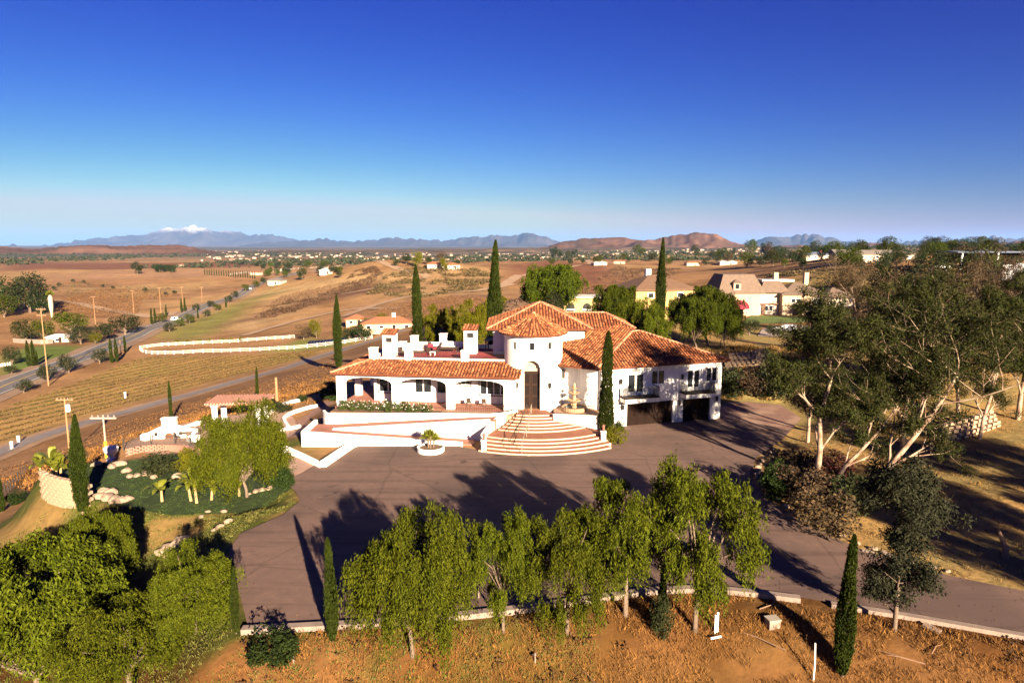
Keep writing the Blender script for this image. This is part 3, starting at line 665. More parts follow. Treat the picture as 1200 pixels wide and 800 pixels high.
# --- garage wing
b = MB(); GH = [(2.95, 8.25, -.3, 2.4), (9.45, 12.75, -.3, 2.4), (2.85, 4.95, 3.35, 5.55), (5.65, 7.25, 4.15, 5.7), (9.75, 11.5, 3.45, 5.6), (12.1, 13.5, 4.1, 5.7)]
wall_holes(b, GW, 0, 14.0, -.1, 6.4, 0, .4, GH); b.box(0, .4, .4, 7.6, -.1, 6.3, GW); b.box(13.6, 14.0, .4, 10.9, -.1, 6.4, GW); b.box(.4, 13.6, 10.5, 10.9, -.1, 6.4, GW)
b.box(.45, 13.55, 1.4, 1.5, 0, 6.2, GW)
part(b, 'garage_wall', WH)
GD = mat('garage_door_timber', (.014,.006,.004), (.009,.005,.003), 3, rough=.8, spec=.08)
for x0, x1 in ((2.95, 8.25), (9.45, 12.75)):
    o = part(MB().box(x0 + .02, x1 - .02, .2, .26, -.02, 2.38, GW), 'garage_door', GD); n = 4
    for k in range(n):
        m_ = int((x1 - x0) / 1.05)
        for i in range(m_):
            w = (x1 - x0 - .1) / m_; a = x0 + .05 + i * w; part(MB().box(a + .07, a + w - .07, .165, .199, .06 + k * .58, .06 + k * .58 + .5, GW), 'door_panel', GD, o)
for x0, x1, z0, z1, nm, zz in ((2.85, 4.95, 3.35, 5.55, 'balcony_door', 3.25), (9.75, 11.5, 3.45, 5.6, 'balcony_door', 3.3)):
    window(GW, x0, x1, z0, z1, .0, WH2, 2, fw=.2, name=nm, outer=WH2)
    bx0, bx1 = x0 - .75, x1 + .95
    o = part(MB().box(bx0, bx1, -1.3, -.003, zz - .55, zz - .12, GW), 'balcony', WH); part(MB().box(bx0 - .05, bx1 + .05, -1.36, -.006, zz - .118, zz - .02, GW), 'balcony_floor', WOOD, o)
    mb = MB()
    def pick(x, y, z0, z1): mb.box(x - .014, x + .014, y - .014, y + .014, z0, z1, GW)
    n = int((bx1 - bx0) / .17)
    for i in range(n + 1): pick(bx0 + .04 + (bx1 - bx0 - .08) * i / n, -1.28, zz, zz + .95)
    for i in range(1, 8):
        for xx in (bx0 + .04, bx1 - .04): pick(xx, -1.28 + i * .165, zz, zz + .95)
    for zz2 in (zz + .06, zz + .95):
        mb.box(bx0, bx1, -1.31, -1.25, zz2, zz2 + .045, GW); mb.box(bx0, bx0 + .06, -1.25, -.02, zz2, zz2 + .045, GW); mb.box(bx1 - .06, bx1, -1.25, -.02, zz2, zz2 + .045, GW)
    part(mb, 'balustrade', IRON, o)
window(GW, 5.65, 7.25, 4.15, 5.7, 0, WH2, 2, fw=.1); window(GW, 12.1, 13.5, 4.1, 5.7, 0, WH2, 2, fw=.1)
for x, z in ((2.1, 4.5), (9.1, 4.6), (2.35, 1.8), (8.85, 1.9), (13.35, 2.0)): lantern(GW, x, -.3, z, 1.0)
for x in (.5, 8.62): part(MB().tube([GW(x, -.08, .1), GW(x, -.08, 6.2)], .05, 6), 'downpipe', WH2)
# ---------------------------------------------------------------- entrance stairs, terraces, ramp
st = thing('entrance_stairs', 'wide curved terracotta stairs with cream risers rising to the tower door', 'stairs', (2.2, 62, 0))
RIS = mat('cream_riser', (.55,.40,.28), (.42,.29,.20), 1.1, bump=.1); TRD = mat('step_terracotta', (.25,.095,.05), (.19,.07,.038), 1.4)
def sector(mb, r0, r1, q0, q1, z0, z1, n=28, c=TC):
    P = lambda q, r: (c.x + math.sin(R(q)) * r, c.y - math.cos(R(q)) * r)
    qs = [q0 + (q1 - q0) * i / n for i in range(n + 1)]
    mb.prism([P(q, r1) for q in qs] + [P(q, r0) for q in reversed(qs)], z0, z1)
SO = st.location
lower = [(12.3, -25.5, 34), (11.72, -26.5, 36.5), (11.14, -27.5, 38.5), (10.56, -28.5, 40), (9.98, -29.5, 41.5)]
z = 0
for i, (r, a, c_) in enumerate(lower):
    z += .165; q = MB(); sector(q, r - (.9 if i < 4 else 3.2), r, a, c_, -.02, z - .03); s_ = q.build('step', RIS, st, SO)
    q = MB(); sector(q, r - (.62 if i < 4 else 3.2), r + .025, a, c_, z - .029, z); q.build('tread', TRD, s_, SO)
upper = [(7.9, -27, 42), (7.3, -25.5, 36), (6.7, -24.5, 30), (6.1, -24, 25), (5.5, -23, 23), (4.95, -22.5, 22.5)]
for i, (r, a, c_) in enumerate(upper):
    z += .1625; q = MB(); sector(q, r - (.9 if i < 5 else 2.1), r, a, c_, .5, z - .03); s_ = q.build('step', RIS, st, SO)
    q = MB(); sector(q, r - (.63 if i < 5 else 2.1), r + .025, a, c_, z - .029, z); q.build('tread', TRD, s_, SO)
def PT_(q, r, z): return Vector((TC.x + math.sin(R(q)) * r, TC.y - math.cos(R(q)) * r, z))
def handrail(name, label, pts, posts=True):
    o = thing(name, label, 'handrail', pts[0]); top = [Vector(p) + Vector((0, 0, .95)) for p in pts]
    MB().tube(top, .035, 6).build('rail', IRON, o, pts[0])
    for p in pts:
        MB().tube([p, Vector(p) + Vector((0, 0, .95))], .028, 5).build('post', IRON, o, pts[0])
    return o
PALE = mat('worn_steel', (.32,.27,.21), (.24,.2,.15), 4, metal=.4, rough=.5)
o = handrail('stair_handrail', 'slim metal handrail running straight down the middle of the curved stairs', [PT_(-4, 4.4, 1.8), PT_(-5, 7.6, .99), PT_(-5.5, 9.4, .83), PT_(-6.5, 12.15, .165)])
for ch in o.children: ch.data.materials.clear(); ch.data.materials.append(PALE)
handrail('twisted_handrail', 'dark wavy iron handrail left of the straight rail on the curved stairs', [PT_(-9.5, 4.5, 1.8), PT_(-10, 5.8, 1.47), PT_(-10.5, 7.6, .99), PT_(-11, 9.4, .83), PT_(-11.5, 10.8, .5), PT_(-12, 12.1, .165)])
# terrace on both sides of the stair head
PAVE = mat('terrace_paving', (.34,.20,.13), (.26,.15,.10), 2, bump=.1)
struct(MB().prism([(4.25,64.15),(8.2,63.55),(9.0,66.3),(8.6,66.9),(6.9,68.7),(4.3,69)], .1, FL - .01).build('terrace_floor', PAVE))
o = tag(MB().prism([(3.95,64.1),(4.1,63.75),(8.35,63.15),(8.55,63.35),(8.45,63.5),(4.25,64.12)], -.1, 2.0).build('terrace_wall', WH), 'low white wall holding the fountain terrace right of the stairs', 'wall')
def line_rail(name, label, pts, h=.9, step=.18):
    o = thing(name, label, 'railing', pts[0]); P = [Vector(p) for p in pts]; b = MB(); k = MB()
    b.tube([p + Vector((0, 0, h)) for p in P], .025, 5); b.tube([p + Vector((0, 0, .12)) for p in P], .018, 5)
    for i in range(len(P) - 1):
        n = max(1, int((P[i + 1] - P[i]).length / step))
        for j in range(n): q = P[i].lerp(P[i + 1], j / n); k.tube([q, q + Vector((0, 0, h))], .011, 4)
    b.build('rail', IRON, o, pts[0]); stuff(k.build('balusters', IRON, o, pts[0])); return o
line_rail('terrace_railing', 'thin iron railing on the wall in front of the fountain', [(4.2,64.0,2.0),(8.3,63.4,2.0)])
# left: terrace with the railed edge, planting bed, switchback ramp
struct(MB().prism([LW(-.4,-1.9)[:2], LW(10.9,-1.9)[:2], LW(10.9,-.11)[:2], LW(-.4,-.11)[:2]], .1, 1.72).build('planting_bed', mat('bed_soil', (.15,.09,.05), (.10,.06,.035), 4)))
struct(MB().prism([LW(10.91,-1.95)[:2], (-.1,64.1), (0.1,64.9), (1.0,66.3), LW(18.6,-.11)[:2], LW(10.91,-.11)[:2]], .1, FL - .015).build('terrace_floor', PAVE))
line_rail('porch_railing', 'thin iron railing along the terrace edge left of the tower', [Vector(LW(11.2,-1.75,1.8)), Vector((-1.9,64.5,1.8)), Vector((-.1,64.9,1.8)), Vector((.3,66.2,1.8))])
RAMP = mat('ramp_terracotta', (.28,.115,.08), (.22,.09,.06), 1.2)
yA, yB, yC = 60.15, 62.15, 64.25
def wallx(name, label, x0, x1, y, th, zb, zt0, zt1, m=None, m2=None):
    b = MB(); v = [(x0, y - th/2, zb), (x1, y - th/2, zb), (x1, y - th/2, zt1), (x0, y - th/2, zt0), (x0, y + th/2, zb), (x1, y + th/2, zb), (x1, y + th/2, zt1), (x0, y + th/2, zt0)]
    b.add(v, [(0, 1, 2, 3), (5, 4, 7, 6), (4, 5, 1, 0), (3, 2, 6, 7), (4, 0, 3, 7), (1, 5, 6, 2)]); return tag(b.build(name, m or WH), label, 'wall')
rp = thing('entrance_ramp', 'terracotta switchback ramp rising between white walls left of the stairs', 'ramp', (-12, 62, 0))
def slope_deck(x0, x1, y0, y1, z0, z1):
    v = [(x0, y0, -.1), (x1, y0, -.1), (x1, y1, -.1), (x0, y1, -.1), (x0, y0, z0), (x1, y0, z1), (x1, y1, z1), (x0, y1, z0)]
    return MB().add(v, [(3, 2, 1, 0), (4, 5, 6, 7), (0, 1, 5, 4), (1, 2, 6, 5), (2, 3, 7, 6), (3, 0, 4, 7)])
slope_deck(-17.4, -3.6, yA + .16, yB - .16, .95, .01).build('lower_ramp', RAMP, rp, rp.location)
slope_deck(-19.3, -17.4, yA + .16, yC - .16, .95, .95).build('turning_landing', RAMP, rp, rp.location)
slope_deck(-17.4, -1.5, yB + .16, yC - .16, .95, 1.78).build('upper_ramp', RAMP, rp, rp.location)
wallx('ramp_wall', 'white front wall of the ramp, sloping down to the drive beside the round planter', -19.6, -4.6, yA, .32, -.2, 1.35, .3)
wallx('ramp_wall', 'white wedge shaped wall between the two runs of the ramp', -17.2, -2.1, yB, .32, -.1, 1.08, 1.98)
tag(MB().prism([(-19.65,60.31),(-19.33,60.31),(-19.33,64.4),(-19.65,64.4)], -.2, 1.35).build('ramp_wall', WH), 'white end wall closing the left landing of the ramp', 'wall')
b = MB(); pl = smoothline([(-19.0,65.6),(-18.6,64.75),(-17.6,64.3),(-12,64.3),(-6,64.3),(-.6,64.0)], .8)
tag(solidcurb('planter_wall', pl, .28, 2.0, WH, -.1), 'long white planter wall in front of the arcade above the ramp', 'wall')
tag(MB().prism([(-2.05,63.9),(-1.6,64.05),(.6,65.6),(.45,65.9),(-.6,64.3),(-2.0,64.18)], .2, 2.05).build('stair_cheek', WH), 'short white cheek wall left of the upper stairs', 'wall')
pl = [Vector(p) for p in ((-2.6,58.55),(-2.75,59.6),(-2.35,61.0),(-1.75,62.6),(-1.0,63.9))]
tag(solidcurb('stair_cheek', pl, .3, 1.0, WH, -.1, lambda t, p: .95 + t * 1.05), 'white sloping cheek wall left of the lower stairs by the ramp foot', 'wall')
def lamp_pier(x, y, z, h, label):
    o = thing('lamp_pier', label, 'pier', (x, y, z), group=None)
    MB().box(-.22, .22, -.22, .22, 0, h).box(-.27, .27, -.27, .27, h, h + .08).build('pier', WH, o)
    MB().lathe([(.05, h + .08), (.10, h + .18), (.13, h + .5), (.16, h + .54), (.03, h + .72)], n=8).build('lantern', mat('amber_lantern', (.30,.10,.07), (.2,.07,.05), 3), o)
lamp_pier(-2.55, 58.3, -.05, 1.05, 'white lamp pier at the left foot of the stairs'); lamp_pier(8.55, 60.4, -.05, 1.25, 'white lamp pier at the right foot of the stairs beside the tall cypress')
# walls of the dry bed and walk left of the ramp
kl = [G(*p, 0).xy for p in ((333,526),(355,536),(377,547))]
tag(solidcurb('garden_kerb', kl, .5, .28, WH, lambda p: hz(p.x, p.y) - .2), 'low white kerb along the concrete walk left of the drive', 'kerb')
kl = [G(*p, 0).xy for p in ((379,547),(392,538),(413,523.5))]
tag(solidcurb('garden_kerb', kl, .5, .55, WH, -.2), 'stepped white kerb between the dry bed and the drive', 'kerb')
# garden paths left of the house
for pts, lab, h in ((((250,519),(285,513),(315,508),(352,501)), 'white kerb curving behind the big pepper tree to the ramp', .5), (((310,490),(330,476),(352,470)), 'white arc kerb high on the slope left of the arcade', .4), (((338,502),(333,492),(345,484),(372,477)), 'white loop kerb on the path left of the house', .4)):
    k = [at(*p).xy for p in pts]; k = smoothline(k, .8)
    tag(solidcurb('garden_kerb', k, .35, 0, WH, lambda p: hz(p.x, p.y) - .3, lambda t, p: hz(p.x, p.y) + .38), lab, 'kerb')
struct(ribbon('garden_path', smoothline([at(*p) for p in ((345,512),(352,497),(372,482),(384,470))], .8), 1.8, mat('garden_path_brick', (.24,.13,.09), (.17,.09,.065), 2), .05))
struct(ribbon('garden_path', smoothline([at(*p) for p in ((300,523),(330,513),(356,505))], .8), 1.2, RAMP, .05))
# fountain
ft = thing('fountain', 'tall tiered stone fountain on the terrace beside the tower', 'fountain', (6.35, 66.3, FL))
STO = mat('fountain_stone', (.42,.27,.16), (.30,.18,.10), 5, bump=.3)
MB().lathe([(1.25, 0), (1.3, .1), (1.3, .42), (1.12, .42), (1.08, .2), (.2, .2)], n=24).build('basin', STO, ft)
MB().lathe([(.3, .2), (.22, .5), (.26, .8), (.75, 1.05), (.78, 1.13), (.2, 1.08)], n=20).build('tier', STO, ft)
MB().lathe([(.18, 1.08), (.14, 1.4), (.17, 1.6), (.52, 1.8), (.55, 1.88), (.15, 1.82)], n=18).build('tier', STO, ft)
MB().lathe([(.13, 1.82), (.10, 2.1), (.3, 2.3), (.32, 2.36), (.1, 2.3), (.12, 2.5), (.16, 2.62), (.05, 2.85)], n=14).build('finial', STO, ft)
MB().lathe([(.0, .3), (1.09, .3), (1.09, .31)], n=24).build('water', mat('dark_water', (.02,.025,.025), None, rough=.05), ft)
# outdoor lounge on the roof terrace, porch seats
DW = mat('dark_wicker', (.05,.028,.02), (.035,.02,.015), 9); CUSH = mat('cream_cushion', (.74,.70,.63), (.66,.61,.54), 3); REDC = mat('crimson_cushion', (.36,.03,.05), (.28,.02,.04), 3)
def sofa(loc, rz, L_, label, cm, group=None):
    o = thing('sofa', label, 'sofa', loc, rz, group)
    MB().box(-L_/2, L_/2, -.4, .4, .05, .32).box(-L_/2, L_/2, .28, .42, .32, .8).box(-L_/2, -L_/2+.14, -.4, .28, .32, .6).box(L_/2-.14, L_/2, -.4, .28, .32, .6).build('base', DW, o)
    n = max(1, int(L_ / .8)); w = (L_ - .32) / n
    for i in range(n):
        x = -L_/2 + .16 + i * w
        MB().box(x + .01, x + w - .01, -.4, .1, .325, .5).build('seat_cushion', cm, o); MB().box(x + .01, x + w - .01, .1, .275, .33, .92).build('back_cushion', cm, o)
sofa(LW(6.0, 6.6, DK), R(8), 2.6, 'cream cushioned sofa at the left of the roof terrace', CUSH); sofa(LW(9.9, 9.6, DK), R(-7), 2.9, 'long cream sofa at the back of the roof terrace', CUSH)
sofa(LW(8.0, 7.4, DK), R(60), 1.1, 'crimson cushioned armchair on the roof terrace', REDC); sofa(LW(4.4, 6.4, DK), R(90), 1.0, 'small crimson armchair near the left chimney of the roof terrace', REDC)
def table(loc, rz, w, d, h, label, m, cat='table'):
    o = thing('table', label, cat, loc, rz); MB().box(-w/2, w/2, -d/2, d/2, h - .06, h).build('top', m, o)
    for sx in (-1, 1):
        for sy in (-1, 1): MB().box(sx*(w/2-.06)-.03, sx*(w/2-.06)+.03, sy*(d/2-.06)-.03, sy*(d/2-.06)+.03, 0, h - .061).build('leg', m, o)
table(LW(9.9, 7.2, DK), R(-7), 2.2, 1.0, .62, 'dark wicker table in the middle of the roof terrace', DW); table(LW(8.6, 5.2, DK), 0, .6, .6, .45, 'small cream side table on the roof terrace', CUSH)
def chair(loc, rz, label, m, group=None):
    o = thing('chair', label, 'chair', loc, rz, group); MB().box(-.24, .24, -.24, .24, .42, .47).build('seat', m, o); MB().box(-.24, .24, .2, .25, .48, .92).build('backrest', m, o)
    for sx in (-1, 1):
        for sy in (-1, 1): MB().box(sx*.21-.02, sx*.21+.02, sy*.21-.02, sy*.21+.02, 0, .419).build('leg', m, o)
for i, (x, y) in enumerate(((7.3, 8.8), (8.6, 6.4), (11.6, 7.9))): chair(LW(x, y, DK), i * 1.7, ['dark chair at the back left of the roof terrace', 'dark chair beside the cream side table on the roof terrace', 'dark chair right of the wicker table on the roof terrace'][i], DW)
for i, x in enumerate((13.3, 14.9)): chair(LW(x, 1.6, FL), R(180) - R(7), ['dark porch chair under the third arch, nearer the column', 'dark porch chair under the third arch, nearer the tower'][i], DW)
# dark canopy against the main block; its navy paints in the corner's blue shade
b = MB(); b.box(14.0, 17.6, 7.6, 9.6, 7.9, 8.02, LW)
for x in (14.1, 17.5):
    for y in (7.7, 9.5): b.box(x - .06, x + .06, y - .06, y + .06, DK, 7.9, LW)
tag(b.build('corner_shade_canopy', mat('shade_navy_canvas', (.03,.035,.07), (.02,.025,.05), 2)), 'dark flat canopy on posts with the blue shade of the roof terrace corner put into its colour', 'canopy')
# ---------------------------------------------------------------- vegetation prototypes
def leafquads(P, D, L_, W, seed=0):
    r = np.random.RandomState(seed); n = len(P); D = D / (np.linalg.norm(D, axis=1, keepdims=True) + 1e-9)
    q = r.normal(size=(n, 3)); S = np.cross(D, q); S /= (np.linalg.norm(S, axis=1, keepdims=True) + 1e-9)
    L_ = np.broadcast_to(L_, (n,))[:, None]; W = np.broadcast_to(W, (n,))[:, None]
    V = np.stack([P - D * L_ / 2, P + S * W / 2, P + D * L_ / 2, P - S * W / 2], 1).reshape(-1, 3)
    return V, np.arange(4 * n).reshape(n, 4)
def crown(name, parts, m, parent):
    V = np.concatenate([p[0] for p in parts]); off = np.cumsum([0] + [len(p[0]) for p in parts[:-1]])
    F = np.concatenate([p[1] + o for p, o in zip(parts, off)])
    return link(name, npmesh(name, V, F), m, parent)
def unit(r, n):
    d = r.normal(size=(n, 3)); return d / np.linalg.norm(d, axis=1, keepdims=True)
BARK = mat('grey_brown_bark', (.16,.11,.075), (.10,.07,.05), 6, bump=.4)
PALEBARK = mat('pale_smooth_bark', (.36,.26,.18), (.22,.145,.095), 2.2, bump=.2, c3=(.14,.08,.05), scale3=.8)
PEP = mat('pepper_leaves', (.140,.152,.008), (.080,.102,.005), .9, rough=.8, island=.55, objrand=.16, spec=.05, trans=.12, c3=(.052,.062,.005), scale3=2.2)
PEPD = mat('dark_pepper_leaves', (.105,.130,.009), (.066,.088,.006), .9, rough=.8, island=.55, objrand=.22, spec=.05, trans=.1)
CYP = mat('cypress_needles', (.048,.062,.007), (.026,.038,.005), 1.5, rough=.7, island=.45, objrand=.12, spec=.05)
OLI = mat('olive_leaves', (.060,.070,.026), (.038,.046,.017), .8, rough=.7, island=.4, objrand=.25, spec=.06)
EUC = mat('eucalyptus_leaves', (.064,.080,.016), (.052,.050,.012), .7, rough=.75, island=.5, objrand=.18, spec=.08, trans=.12)
EUG = mat('grey_eucalyptus_leaves', (.052,.052,.026), (.030,.031,.017), .7, rough=.8, island=.5, objrand=.1, spec=.06)
RUST = mat('rusty_dry_leaves', (.115,.060,.020), (.070,.042,.015), .6, rough=.8, island=.5, objrand=.25)
SHR = mat('shrub_leaves', (.040,.065,.012), (.025,.042,.008), 1.2, rough=.8, island=.45, objrand=.2, spec=.08)
LIME = mat('yellow_green_leaves', (.23,.21,.012), (.15,.15,.009), 1.0, rough=.8, spec=.06, island=.4, objrand=.2, trans=.2)
REDL = mat('crimson_leaves', (.16,.022,.015), (.09,.02,.012), 1.5, rough=.7, island=.5)
BANA = mat('banana_leaves', (.34,.35,.03), (.24,.26,.024), 1.2, rough=.45, island=.25, spec=.4, trans=.25)
def pepper(seed, H, Rr, m=PEP, k=1.0, stem=.3, droop=1.0, lname='crown', low=.16, ls=1.0, hk=1.0):
    # weeping tree: uneven leafy heads on arching limbs, each shedding curtains of fine hanging twigs
    r = np.random.RandomState(seed); o = thing('pepper_tree', 'x', 'tree'); b = MB()
    lean = r.normal(size=2) * .05 * H
    top = Vector((lean[0], lean[1], H * stem)); b.tube([(0, 0, -.4), (lean[0] * .3, lean[1] * .3, H * stem * .5), top], [.022 * H, .017 * H, .015 * H], 8)
    heads = int(13 * k); C = []; Rc = []; base = []
    for i in range(heads):                       # heads: the billows of the crown
        az = 2 * math.pi * (i * .382 + .06 * r.rand()); lv = (i + .5) / heads
        rr_ = Rr * (.25 + .62 * r.rand() ** .6) * (1 - .55 * max(0, lv - .5)); zz = H * (.36 + .50 * lv + .10 * r.normal() * .5)
        hc = np.array((math.cos(az) * rr_, math.sin(az) * rr_, zz)); hr = Rr * (.30 + .22 * r.rand()) * hk
        b.tube([top - Vector((0, 0, .1)), top.lerp(Vector(hc), .55) + Vector((0, 0, .06 * H)), Vector(hc)], [.010 * H, .007 * H, .003 * H], 5, False)
        nn = int(9 + 4 * r.rand()); d = unit(r, nn); d[:, 2] = d[:, 2] * .75 + .2
        C.append(hc + d * hr * (.45 + .55 * r.rand(nn, 1))); Rc.append(np.full(nn, hr * .42))
    b.build('trunk', BARK, o, smooth=True)
    C = np.concatenate(C); Rc = np.concatenate(Rc); n = len(C)
    ns, nl = int(17 / ls ** 1.2), 13
    c = np.repeat(np.arange(n), ns); u = unit(r, len(c)); u[:, 2] = np.abs(u[:, 2]) * .8 - .1
    A = C[c] + u * (Rc[c] * (.35 + .65 * r.rand(len(c))))[:, None]
    ln = Rr * (.10 + .42 * r.rand(len(c)) ** 2.0) * droop
    ln = np.minimum(ln, np.maximum(A[:, 2] - low * H * (.4 + .9 * r.rand(len(c))), .05 * Rr))
    out = A[:, :2] / (np.linalg.norm(A[:, :2], axis=1, keepdims=True) + .01)
    s_ = np.tile(np.linspace(0, 1, nl), len(c)); ii = np.repeat(np.arange(len(c)), nl)
    P = A[ii] + np.c_[out[ii] * (.16 * ln[ii] * np.sin(s_ * 1.5))[:, None], -ln[ii] * s_ ** 1.1] + r.normal(size=(len(ii), 3)) * .022 * Rr
    D = np.c_[out[ii] * .3, np.full(len(ii), -.9)] + r.normal(size=(len(ii), 3)) * .5
    crown(lname, [leafquads(P, D, (.052 + .04 * r.rand(len(ii))) * Rr * ls, (.017 + .010 * r.rand(len(ii))) * Rr * ls, seed)], m, o); return o
def cypress(seed, H, Rr, n=7000, m=CYP):
    r = np.random.RandomState(seed); o = thing('cypress', 'x', 'tree')
    MB().tube([(0, 0, -.4), (0, 0, H * .5), (0, 0, H * .9)], [.1, .07, .03], 6).build('trunk', BARK, o)
    z = H * (.03 + .97 * r.rand(n) ** 1.05); t = z / H
    prof = np.clip(t / .16, .35, 1) ** .5 * np.clip(1 - t ** 3.2, 0, 1) ** .7 + .03
    az = r.rand(n) * 2 * np.pi; lump = 1 + .20 * np.sin(az * 2 + t * 9 + seed) + .30 * (fbm(az * 2.2 + 9, t * 26, 3, seed) - .5) + .22 * (fbm(az * 6, t * 70, 2, seed + 4) - .5)
    rad = Rr * prof * lump * (.62 + .42 * r.rand(n) ** .6) * np.where(r.rand(n) < .07, 1.28, 1.0); sway = .22 * Rr * np.sin(t * 3.1 + seed) * t
    P = np.c_[np.cos(az) * rad + sway, np.sin(az) * rad, z]; D = np.c_[np.cos(az) * .3, np.sin(az) * .3, np.ones(n)] + r.normal(size=(n, 3)) * .25
    k = (10000 / n) ** .5
    crown('crown', [leafquads(P, D, (.19 + .12 * r.rand(n)) * k * (H / 9) ** .4, (.06 + .035 * r.rand(n)) * k, seed)], m, o); return o
def blob(name, seed, H, Rr, m, n=1400, stem=.25, leaf=.10, nc=18, flat=1.0, multi=False, cat='tree', trunkm=None):
    r = np.random.RandomState(seed); o = thing(name, 'x', cat)
    d = unit(r, nc); C = np.c_[d[:, 0] * Rr * .62, d[:, 1] * Rr * .62, H * (stem + (1 - stem) * .52) + d[:, 2] * H * (1 - stem) * .34 * flat]
    rc = Rr * (.30 + .22 * r.rand(nc))
    if stem > .02:
        b = MB(); b.tube([(0, 0, -.3), (r.normal() * .02 * H, r.normal() * .02 * H, H * (stem + .2))], [.035 * H, .015 * H], 6, False)
        for i in range(0, nc, 3): p = Vector(C[i]); b.tube([(0, 0, H * stem * .7), p * .6 + Vector((0, 0, H * stem * .35)), p], [.018 * H, .012 * H, .004 * H], 4, False)
        b.build('trunk', trunkm or BARK, o)
    c = r.randint(0, nc, n); u = unit(r, n); P = C[c] + u * rc[c][:, None] * (.55 + .45 * r.rand(n) ** .5)[:, None]
    P[:, 2] = np.maximum(P[:, 2], .02 * H); D = u * .5 + r.normal(size=(n, 3)) * .7
    crown('crown' if cat == 'tree' else 'foliage', [leafquads(P, D, Rr * leaf * (1.2 + .9 * r.rand(n)), Rr * leaf * (.55 + .4 * r.rand(n)), seed)], m, o); return o
def branchy(seed, path, r0, levels, m, leafn, bark, spread=.5, ll=.24, lw=.05, name='eucalyptus', cl=1.0, sub=4, lenk=.42, droop=.5):
    # a trunk along the given points, forking limbs, leaf clumps hanging from the twigs
    r = random.Random(seed); nr = np.random.RandomState(seed); o = thing(name, 'x', 'tree'); b = MB(); tips = []
    def limb(p, d, L_, rad, lev):
        pts = [Vector(p)]; dd = Vector(d).normalized(); n = 4
        for i in range(n):
            dd = (dd + Vector((r.gauss(0, .16), r.gauss(0, .16), r.gauss(.06, .10)))).normalized(); pts.append(pts[-1] + dd * L_ / n)
        b.tube(pts, [rad * (1 - .62 * i / n) for i in range(n + 1)], 7 if lev == levels else 5, False)
        if lev <= 1: tips.append((pts[-1], L_)); tips.append((pts[-2], L_))
        if lev > 0:
            for k in range(sub):
                j = 2 + (k % 3); q = pts[min(j, n)]; a = Vector((r.gauss(0, 1), r.gauss(0, 1), r.gauss(.25, .5))).normalized()
                limb(q, dd * (1 - spread) + a * spread * 1.3, L_ * (.52 + .25 * r.random()), rad * .45, lev - 1)
    P = [Vector(p) for p in path]; n = len(P)
    b.tube(P, [r0 * (1 - .6 * i / (n - 1)) for i in range(n)], 9, False)
    tot = sum((P[i + 1] - P[i]).length for i in range(n - 1))
    for i in range(1, n):
        d = (P[i] - P[i - 1]).normalized()
        for k in range(2 if i < n - 1 else 4):
            a = Vector((r.gauss(0, 1), r.gauss(0, 1), r.gauss(.3, .4))).normalized()
            limb(P[i], d * (1 - spread) + a * spread * 1.2, tot * lenk * (.7 + .5 * r.random()), r0 * (1 - .6 * i / (n - 1)) * .55, levels)
    b.build('trunk', bark, o, smooth=True)
    T = np.array([tuple(t[0]) for t in tips]); per = max(4, leafn // len(T)); c = np.repeat(np.arange(len(T)), per); u = unit(nr, len(c))
    u[:, 2] *= .75; u[:, 2] -= .25 * droop; Q = T[c] + u * (cl * (.35 + .65 * nr.rand(len(c), 1)))
    D = u * .4 + nr.normal(size=(len(c), 3)) * .6 + np.array((0, 0, -droop))
    crown('crown', [leafquads(Q, D, ll * (.7 + .7 * nr.rand(len(c))), lw * (.7 + .7 * nr.rand(len(c))), seed)], m, o); return o
USED = {}
def spot(px, base, top, dist=None):              # ground point under a photo pixel and the height up to the top pixel
    if dist is None: p = at(px, base)
    else:
        d = ray(px, base); t = dist / d[1]; p = on(d[0] * t, dist)
    return p, YY(px, top, p.y).z - p.z
def put(proto, h0, p, h, label, rz=None, wide=1.0, cat=None, group=None):
    s_ = h / h0; rz = rng.uniform(0, 6.28) if rz is None else rz
    return place(proto, USED, p, rz, (s_ * wide, s_ * wide, s_), label, cat, group)
# ---------------------------------------------------------------- trees near the drive
PP = [pepper(s_, 7.0, 2.7, ls=.9, hk=.88, low=(.16, .02, .12)[s_ - 1], droop=(1, 1.3, 1.1)[s_ - 1], k=(1, 1.2, 1)[s_ - 1]) for s_ in (1, 2, 3)]; PW = pepper(6, 7.0, 3.3, droop=1.35, stem=.2, k=1.5, low=.02, ls=.82, hk=.86)
for proto, px, base, top, lab, wd, rz in (
    (PW, 484, 768, 604, 'broad drooping pepper tree in front of the drive, right of the thin cypress', .80, .6),
    (PP[0], 590, 741, 604, 'slim pepper tree with a bare pale trunk, second of the five along the kerb', .68, 2.0),
    (PP[1], 664, 742, 592, 'full pepper tree reaching to the ground, third of the five along the kerb', .86, 4.0),
    (PP[2], 733, 722, 552, 'tall pepper tree, fourth of the five along the kerb', .84, 1.1),
    (PP[0], 814, 738, 547, 'tall pepper tree standing apart at the right end of the kerb row', .76, 5.0)):
    p, h = spot(px, base, top); put(proto, 7.0, p, h * 1.04, lab, rz, wd)
p, h = spot(290, 583, 478); put(PW, 7.0, p, h * 1.03, 'rounded pepper tree on the lawn edge beside the walk', 2.2, .95)
PL = pepper(9, 7.0, 3.6, m=PEP, stem=.12, k=1.75, low=.02, ls=.82, hk=.72)
